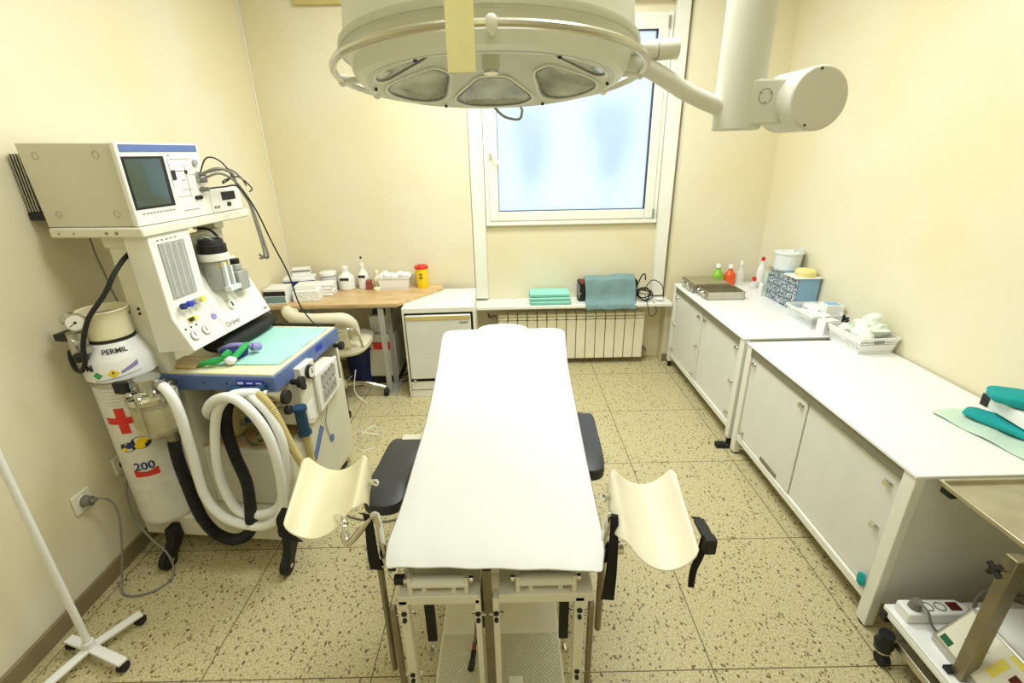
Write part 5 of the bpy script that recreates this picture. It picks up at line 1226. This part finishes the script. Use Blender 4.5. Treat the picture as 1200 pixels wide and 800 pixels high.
# ================================================================ LEFT WALL: outlets, cord, stand
def outlet(y, z, label):
    t = thing('wall_outlet', label, 'outlet', (XL+.0005, y, z))
    b = MB(); b.box(0, .012, -.042, .042, -.042, .042); b.build('cover_plate', 'outlet', t, bev=.004)
    b = MB(); b.lathe([(.024, .0122), (.027, .0122), (.027, .016), (.024, .016), (.022, .004)], n=28, axis='x'); b.build('socket_ring', 'outlet', t)
    return t
t = outlet(1.575, .418, 'white wall outlet with a grey plug pushed in'); 
t = outlet(1.795, .445, 'white empty wall outlet just left of the gas cylinder')
b = MB(); b.cyl((.0165, 0, 0), (.018, 0, 0), .02, n=20); b.build('socket_hole', 'dark', t)
t = bpy.data.objects.new('power_cord', None); COL.objects.link(t); t.parent = mach; t['label'] = 'grey power cord plugged into the wall outlet'; t.matrix_local = (Matrix.Translation(MO) @ Matrix.Rotation(MR, 4, 'Z')).inverted() @ Matrix.Translation((XL, 1.575, .418))
b = MB(); b.cyl((.017, 0, 0), (.045, 0, 0), .022, .020, n=20); b.cyl((.045, 0, 0), (.06, .008, .004), .012, .008, n=12); b.build('plug', 'plug', t)
def rel(p): return (p[0]-XL, p[1]-1.575, p[2]-.418)
b = MB(); b.tube([rel(p) for p in [(-1.70, 1.585, .422), (-1.67, 1.60, .40), (-1.655, 1.60, .33), (-1.66, 1.57, .20), (-1.67, 1.53, .07), (-1.655, 1.49, .010), (-1.60, 1.475, .006), (-1.53, 1.50, .006), (-1.50, 1.55, .006), (-1.505, 1.595, .03), (-1.53, 1.615, .10), (-1.60, 1.64, .16), (-1.66, 1.665, .25), (-1.68, 1.70, .38), (-1.68, 1.76, .44)]], .0042, 8, 8); b.build('cord', 'cable', t)

IV = (-1.566, 1.225, 0)
t = thing('drip_stand', 'thin white drip stand with a cross foot in the left foreground', 'stand', IV)
b = MB(); b.cyl((0, 0, .05), (.018, 0, 2.05), .0115, n=16); b.build('pole', 'plasticw', t)
b = MB(); b.cyl((0, 0, .04), (0, 0, .075), .018, n=16); b.build('pole_socket', 'plasticw', t)
for (x, y) in ((.079+.01, .118+.02), (.165, -.06), (-.11, .035), (-.06, -.20)):
    l = math.hypot(x, y); a = math.atan2(y, x); m = MB(); m.T = Matrix.Rotation(a, 4, 'Z'); m.box(0, l, -.0165, .0165, .038, .05); m.build('foot_bar', 'plasticw', t, bev=.003)
    b = MB(); cx, cy = x*.93, y*.93; b.cyl((cx-.012, cy, .018), (cx+.012, cy, .018), .018, n=18); b.cyl((cx, cy, .02), (cx, cy, .039), .007, n=8); b.build('caster', 'rubber', t)
t2 = MB(); t2.tube([(-.08, 0, 2.03), (-.07, 0, 2.0), (-.02, 0, 2.03), (.018, 0, 2.05), (.06, 0, 2.03), (.11, 0, 2.0), (.12, 0, 2.03)], .004, 8); t2.build('hook', 'chrome', t)

# thin white cords lying beside the machine
b = MB(); b.tube([(-.90, 2.5, .55), (-.93, 2.52, .40), (-.88, 2.55, .30), (-.93, 2.6, .22), (-.98, 2.62, .08), (-.90, 2.66, .02), (-.84, 2.62, .05), (-.86, 2.55, .15), (-.93, 2.5, .10), (-.95, 2.5, .008), (-.86, 2.52, .006)], .003, 6)
o = b.build('thin_cord', 'plasticw', mach); o.matrix_local = (Matrix.Translation(MO) @ Matrix.Rotation(MR, 4, 'Z')).inverted()
b = MB(); b.tube([(-1.0, 2.05, .10), (-.95, 2.02, .02), (-.85, 1.93, .006), (-.754, 1.894, .006), (-.669, 1.879, .006), (-.58, 1.90, .006), (-.45, 1.98, .006), (-.30, 2.0, .006), (-.19, 2.0, .04)], .005, 6)
b2 = tag(b.build('floor_cable', 'cable'), 'dark cable on the floor between the machine and the table base', 'cable')

# ================================================================ INSTRUMENT TROLLEY (right foreground)
tr = thing('instrument_trolley', 'steel topped trolley with white lower shelf in the right foreground', 'trolley', (1.29, 1.22, 0))
TO = Vector((1.29, 1.22, 0))
def TB(): m = MB(); m.T = Matrix.Translation(-TO); return m
b = TB(); x0, x1, y0, y1, z0 = 1.362, 1.93, .25, 1.246, .70
b.box(x0, x1, y0, y1, z0-.016, z0-.012); th = .010
b.box(x0, x0+th, y0, y1, z0-.016, z0); b.box(x1-th, x1, y0, y1, z0-.016, z0); b.box(x0+th, x1-th, y0, y0+th, z0-.016, z0); b.box(x0+th, x1-th, y1-th, y1, z0-.016, z0)
b.build('steel_tray', 'steel', tr, bev=.002)
b = TB(); b.box(1.372, 1.41, 1.20, 1.24, .655, .683); b.build('tray_bumper', 'black', tr, bev=.004)
for (px, py) in ((1.325, .955), (1.325, .38)):
    b = TB(); b.box(px-.005, px+.036, py-.018, py+.016, .06, .672); p = b.build('post', 'dsteel', tr, bev=.003)
    b = TB(); b.box(px+.034, px+.06, py-.01, py+.01, .655, .684); b.cyl((px-.003, py, .625), (px-.03, py, .63), .005, n=10); b.build('clamp_bracket', 'dsteel', p)
    b = TB()
    for k in range(4): a = k*PI/2+.5; b.cyl((px-.034, py, .63), (px-.036, py+.022*math.cos(a), .63+.022*math.sin(a)), .008, n=10)
    b.cyl((px-.028, py, .63), (px-.042, py, .63), .010, n=12); b.build('clamp_knob', 'black', p)
b = TB(); b.box(1.292, 1.93, .25, 1.205, .186, .20); b.box(1.292, 1.30, .25, 1.205, .165, .186); b.build('lower_shelf', 'laminate', tr, bev=.003)
b = TB(); b.box(1.288, 1.33, 1.18, 1.209, .14, .184); b.build('shelf_corner', 'black', tr, bev=.003)
b = TB(); b.box(1.30, 1.33, .25, 1.15, .085, .115); b.box(1.27, 1.33, 1.13, 1.165, .09, .12); b.box(1.33, 1.92, 1.135, 1.165, .09, .115); b.build('base_frame', 'steel', tr, bev=.003)
for (cx, cy) in ((1.278, 1.145), (1.28, .35), (1.90, 1.13), (1.90, .35)):
    b = TB(); b.cyl((cx, cy, .06), (cx, cy, .13), .024, n=16); b.blob((cx, cy, .085), (.03, .032, .03), 0, 0, 2); f = b.build('caster_hood', 'black', tr)
    b = TB(); b.cyl((cx-.014, cy-.012, .025), (cx+.014, cy-.012, .025), .025, n=20); b.build('wheel', 'rubber', f, bev=.003)
    b = TB(); b.lathe([(.02, .055), (.026, .055), (.026, .061), (.02, .061), (.02, .055)], (cx, cy, 0), 20); b.build('swivel_ring', 'chrome', f)
t = thing('power_strip', 'white power strip with a grey plug on the trolley shelf', 'power strip', (1.42, 1.155, .2005), -.02)
b = MB(); b.prism([(-.11, -.03), (.085, -.03), (.11, 0), (.085, .03), (-.11, .03)], 'z', 0, .042); b.build('strip_body', 'plasticw', t, bev=.005)
for x in (-.075, -.03, .012):
    b = MB(); b.lathe([(.014, .0422), (.018, .0422), (.018, .0445), (.014, .0445), (.014, .0422)], (x, 0, 0), 20); b.build('socket_ring', 'grey', t)
MB().box(.04, .075, -.015, .015, .0421, .046).build('red_switch', 'dred', t)
b = MB(); b.cyl((-.075, 0, .045), (-.075, -.005, .075), .019, .015, n=16); b.tube([(-.075, -.005, .075), (-.07, -.04, .07), (-.06, -.06, .03), (-.03, -.08, .008), (.05, -.09, .008), (.12, -.07, .008)], .0045, 8); o = tag(b.build('mains_plug', 'plug'), 'grey mains plug and lead in the first socket of the power strip', 'plug', loc=(1.42, 1.155, .2015))
b = MB(); b.tube([(.0, 0, .02), (.02, .03, .06), (.08, .04, .09), (.16, .03, .07), (.24, .02, .09), (.3, .0, .06)], .006, 8); b.tube([(.05, .01, .02), (.12, .04, .05), (.2, .03, .03), (.28, .04, .08), (.33, .02, .1)], .005, 8); b.tube([(.12, -.01, .015), (.2, .01, .04), (.25, .04, .02), (.32, 0, .05)], .005, 8)
o = tag(b.build('cable_bundle', 'cable'), 'bundle of grey cables behind the device on the trolley shelf', 'cable', loc=(1.545, 1.14, .201))
# electrosurgical unit
es = thing('electrosurgical_unit', 'grey electrosurgical generator with red display on the trolley shelf', 'generator', (1.345, 1.075, .2005), -.06)
H_ = .145
b = MB(); b.prism([(0, 0), (.40, 0), (.40, H_), (.085, H_), (.0, .025)], 'y', -.52, .0); b.build('unit_case', 'alu', es, bev=.006)
MB().box(.09, .395, -.515, -.005, H_+.0002, H_+.004).build('top_cover', 'panel', es)
FS = Vector((.085, 0, H_-.025)).normalized(); FN = Vector((-(H_-.025), 0, .085)).normalized()
def fp(v, f): return Vector((0, v, .025)) + FS*f*.147
def face_rect(b, v0, v1, f0, f1, o=.001, th=.001):
    q = [fp(v0, f0), fp(v1, f0), fp(v1, f1), fp(v0, f1)]; b.loft([[p+FN*o for p in q], [p+FN*(o+th) for p in q]])
b = MB(); face_rect(b, -.012, -.505, .06, .95); fpn = b.build('front_panel', 'cream', es)
b = MB(); face_rect(b, -.02, -.055, .08, .22, .0022); b.build('power_switch', 'swgreen', fpn)
b = MB(); face_rect(b, -.145, -.17, .35, .75, .0022); face_rect(b, -.15, -.30, .86, .95, .0022); b.build('yellow_zone', 'lyellow', fpn)
for q in (-.19, -.37): b = MB(); face_rect(b, q, q-.07, .55, .72, .0026); b.build('red_display', 'dred', fpn)
b = MB(); face_rect(b, -.32, -.50, .86, .95, .0022); face_rect(b, -.318, -.323, .08, .95, .0022); b.build('blue_zone', 'blue', fpn)
b = MB()
for (v0, f0) in ((-.06, .60), (-.06, .52), (-.06, .44), (-.09, .35), (-.34, .3), (-.37, .3), (-.40, .3), (-.35, .55), (-.09, .2)): face_rect(b, v0, v0-.006, f0, f0+.04, .0022)
for f0 in (.62, .5, .38): face_rect(b, -.075, -.12, f0, f0+.008, .0022)
b.build('panel_print', 'ink', fpn)
b = MB(); b.text('EMED', .020, fp(-.075, .80), (0, -1, 0), FS, .0024, bold=.0005); b.build('maker_lettering', 'ink', fpn)
b = MB()
for v0 in (-.20, -.235, -.27): face_rect(b, v0, v0-.018, .22, .32, .0022)
b.build('yellow_key', 'lyellow', fpn)
b = MB(); b.tube([(.2, -.25, .155), (.17, -.30, .155), (.19, -.38, .153), (.26, -.42, .153), (.33, -.38, .153), (.36, -.28, .155), (.40, -.2, .158)], .006, 8)
o = tag(b.build('coiled_lead', 'cable'), 'grey lead looped on top of the electrosurgical generator', 'cable', loc=(1.345, 1.075, .2005), rz=-.06)
b = MB(); b.tube([(0, 0, .006), (.02, -.02, .012), (.05, -.03, .010)], .006, 8); b.box(-.02, .01, -.01, .012, 0, .012); tag(b.build('black_clip', 'black'), 'small black clip on the trolley shelf edge below the generator', 'clip', loc=(1.325, .95+.02, .2015))
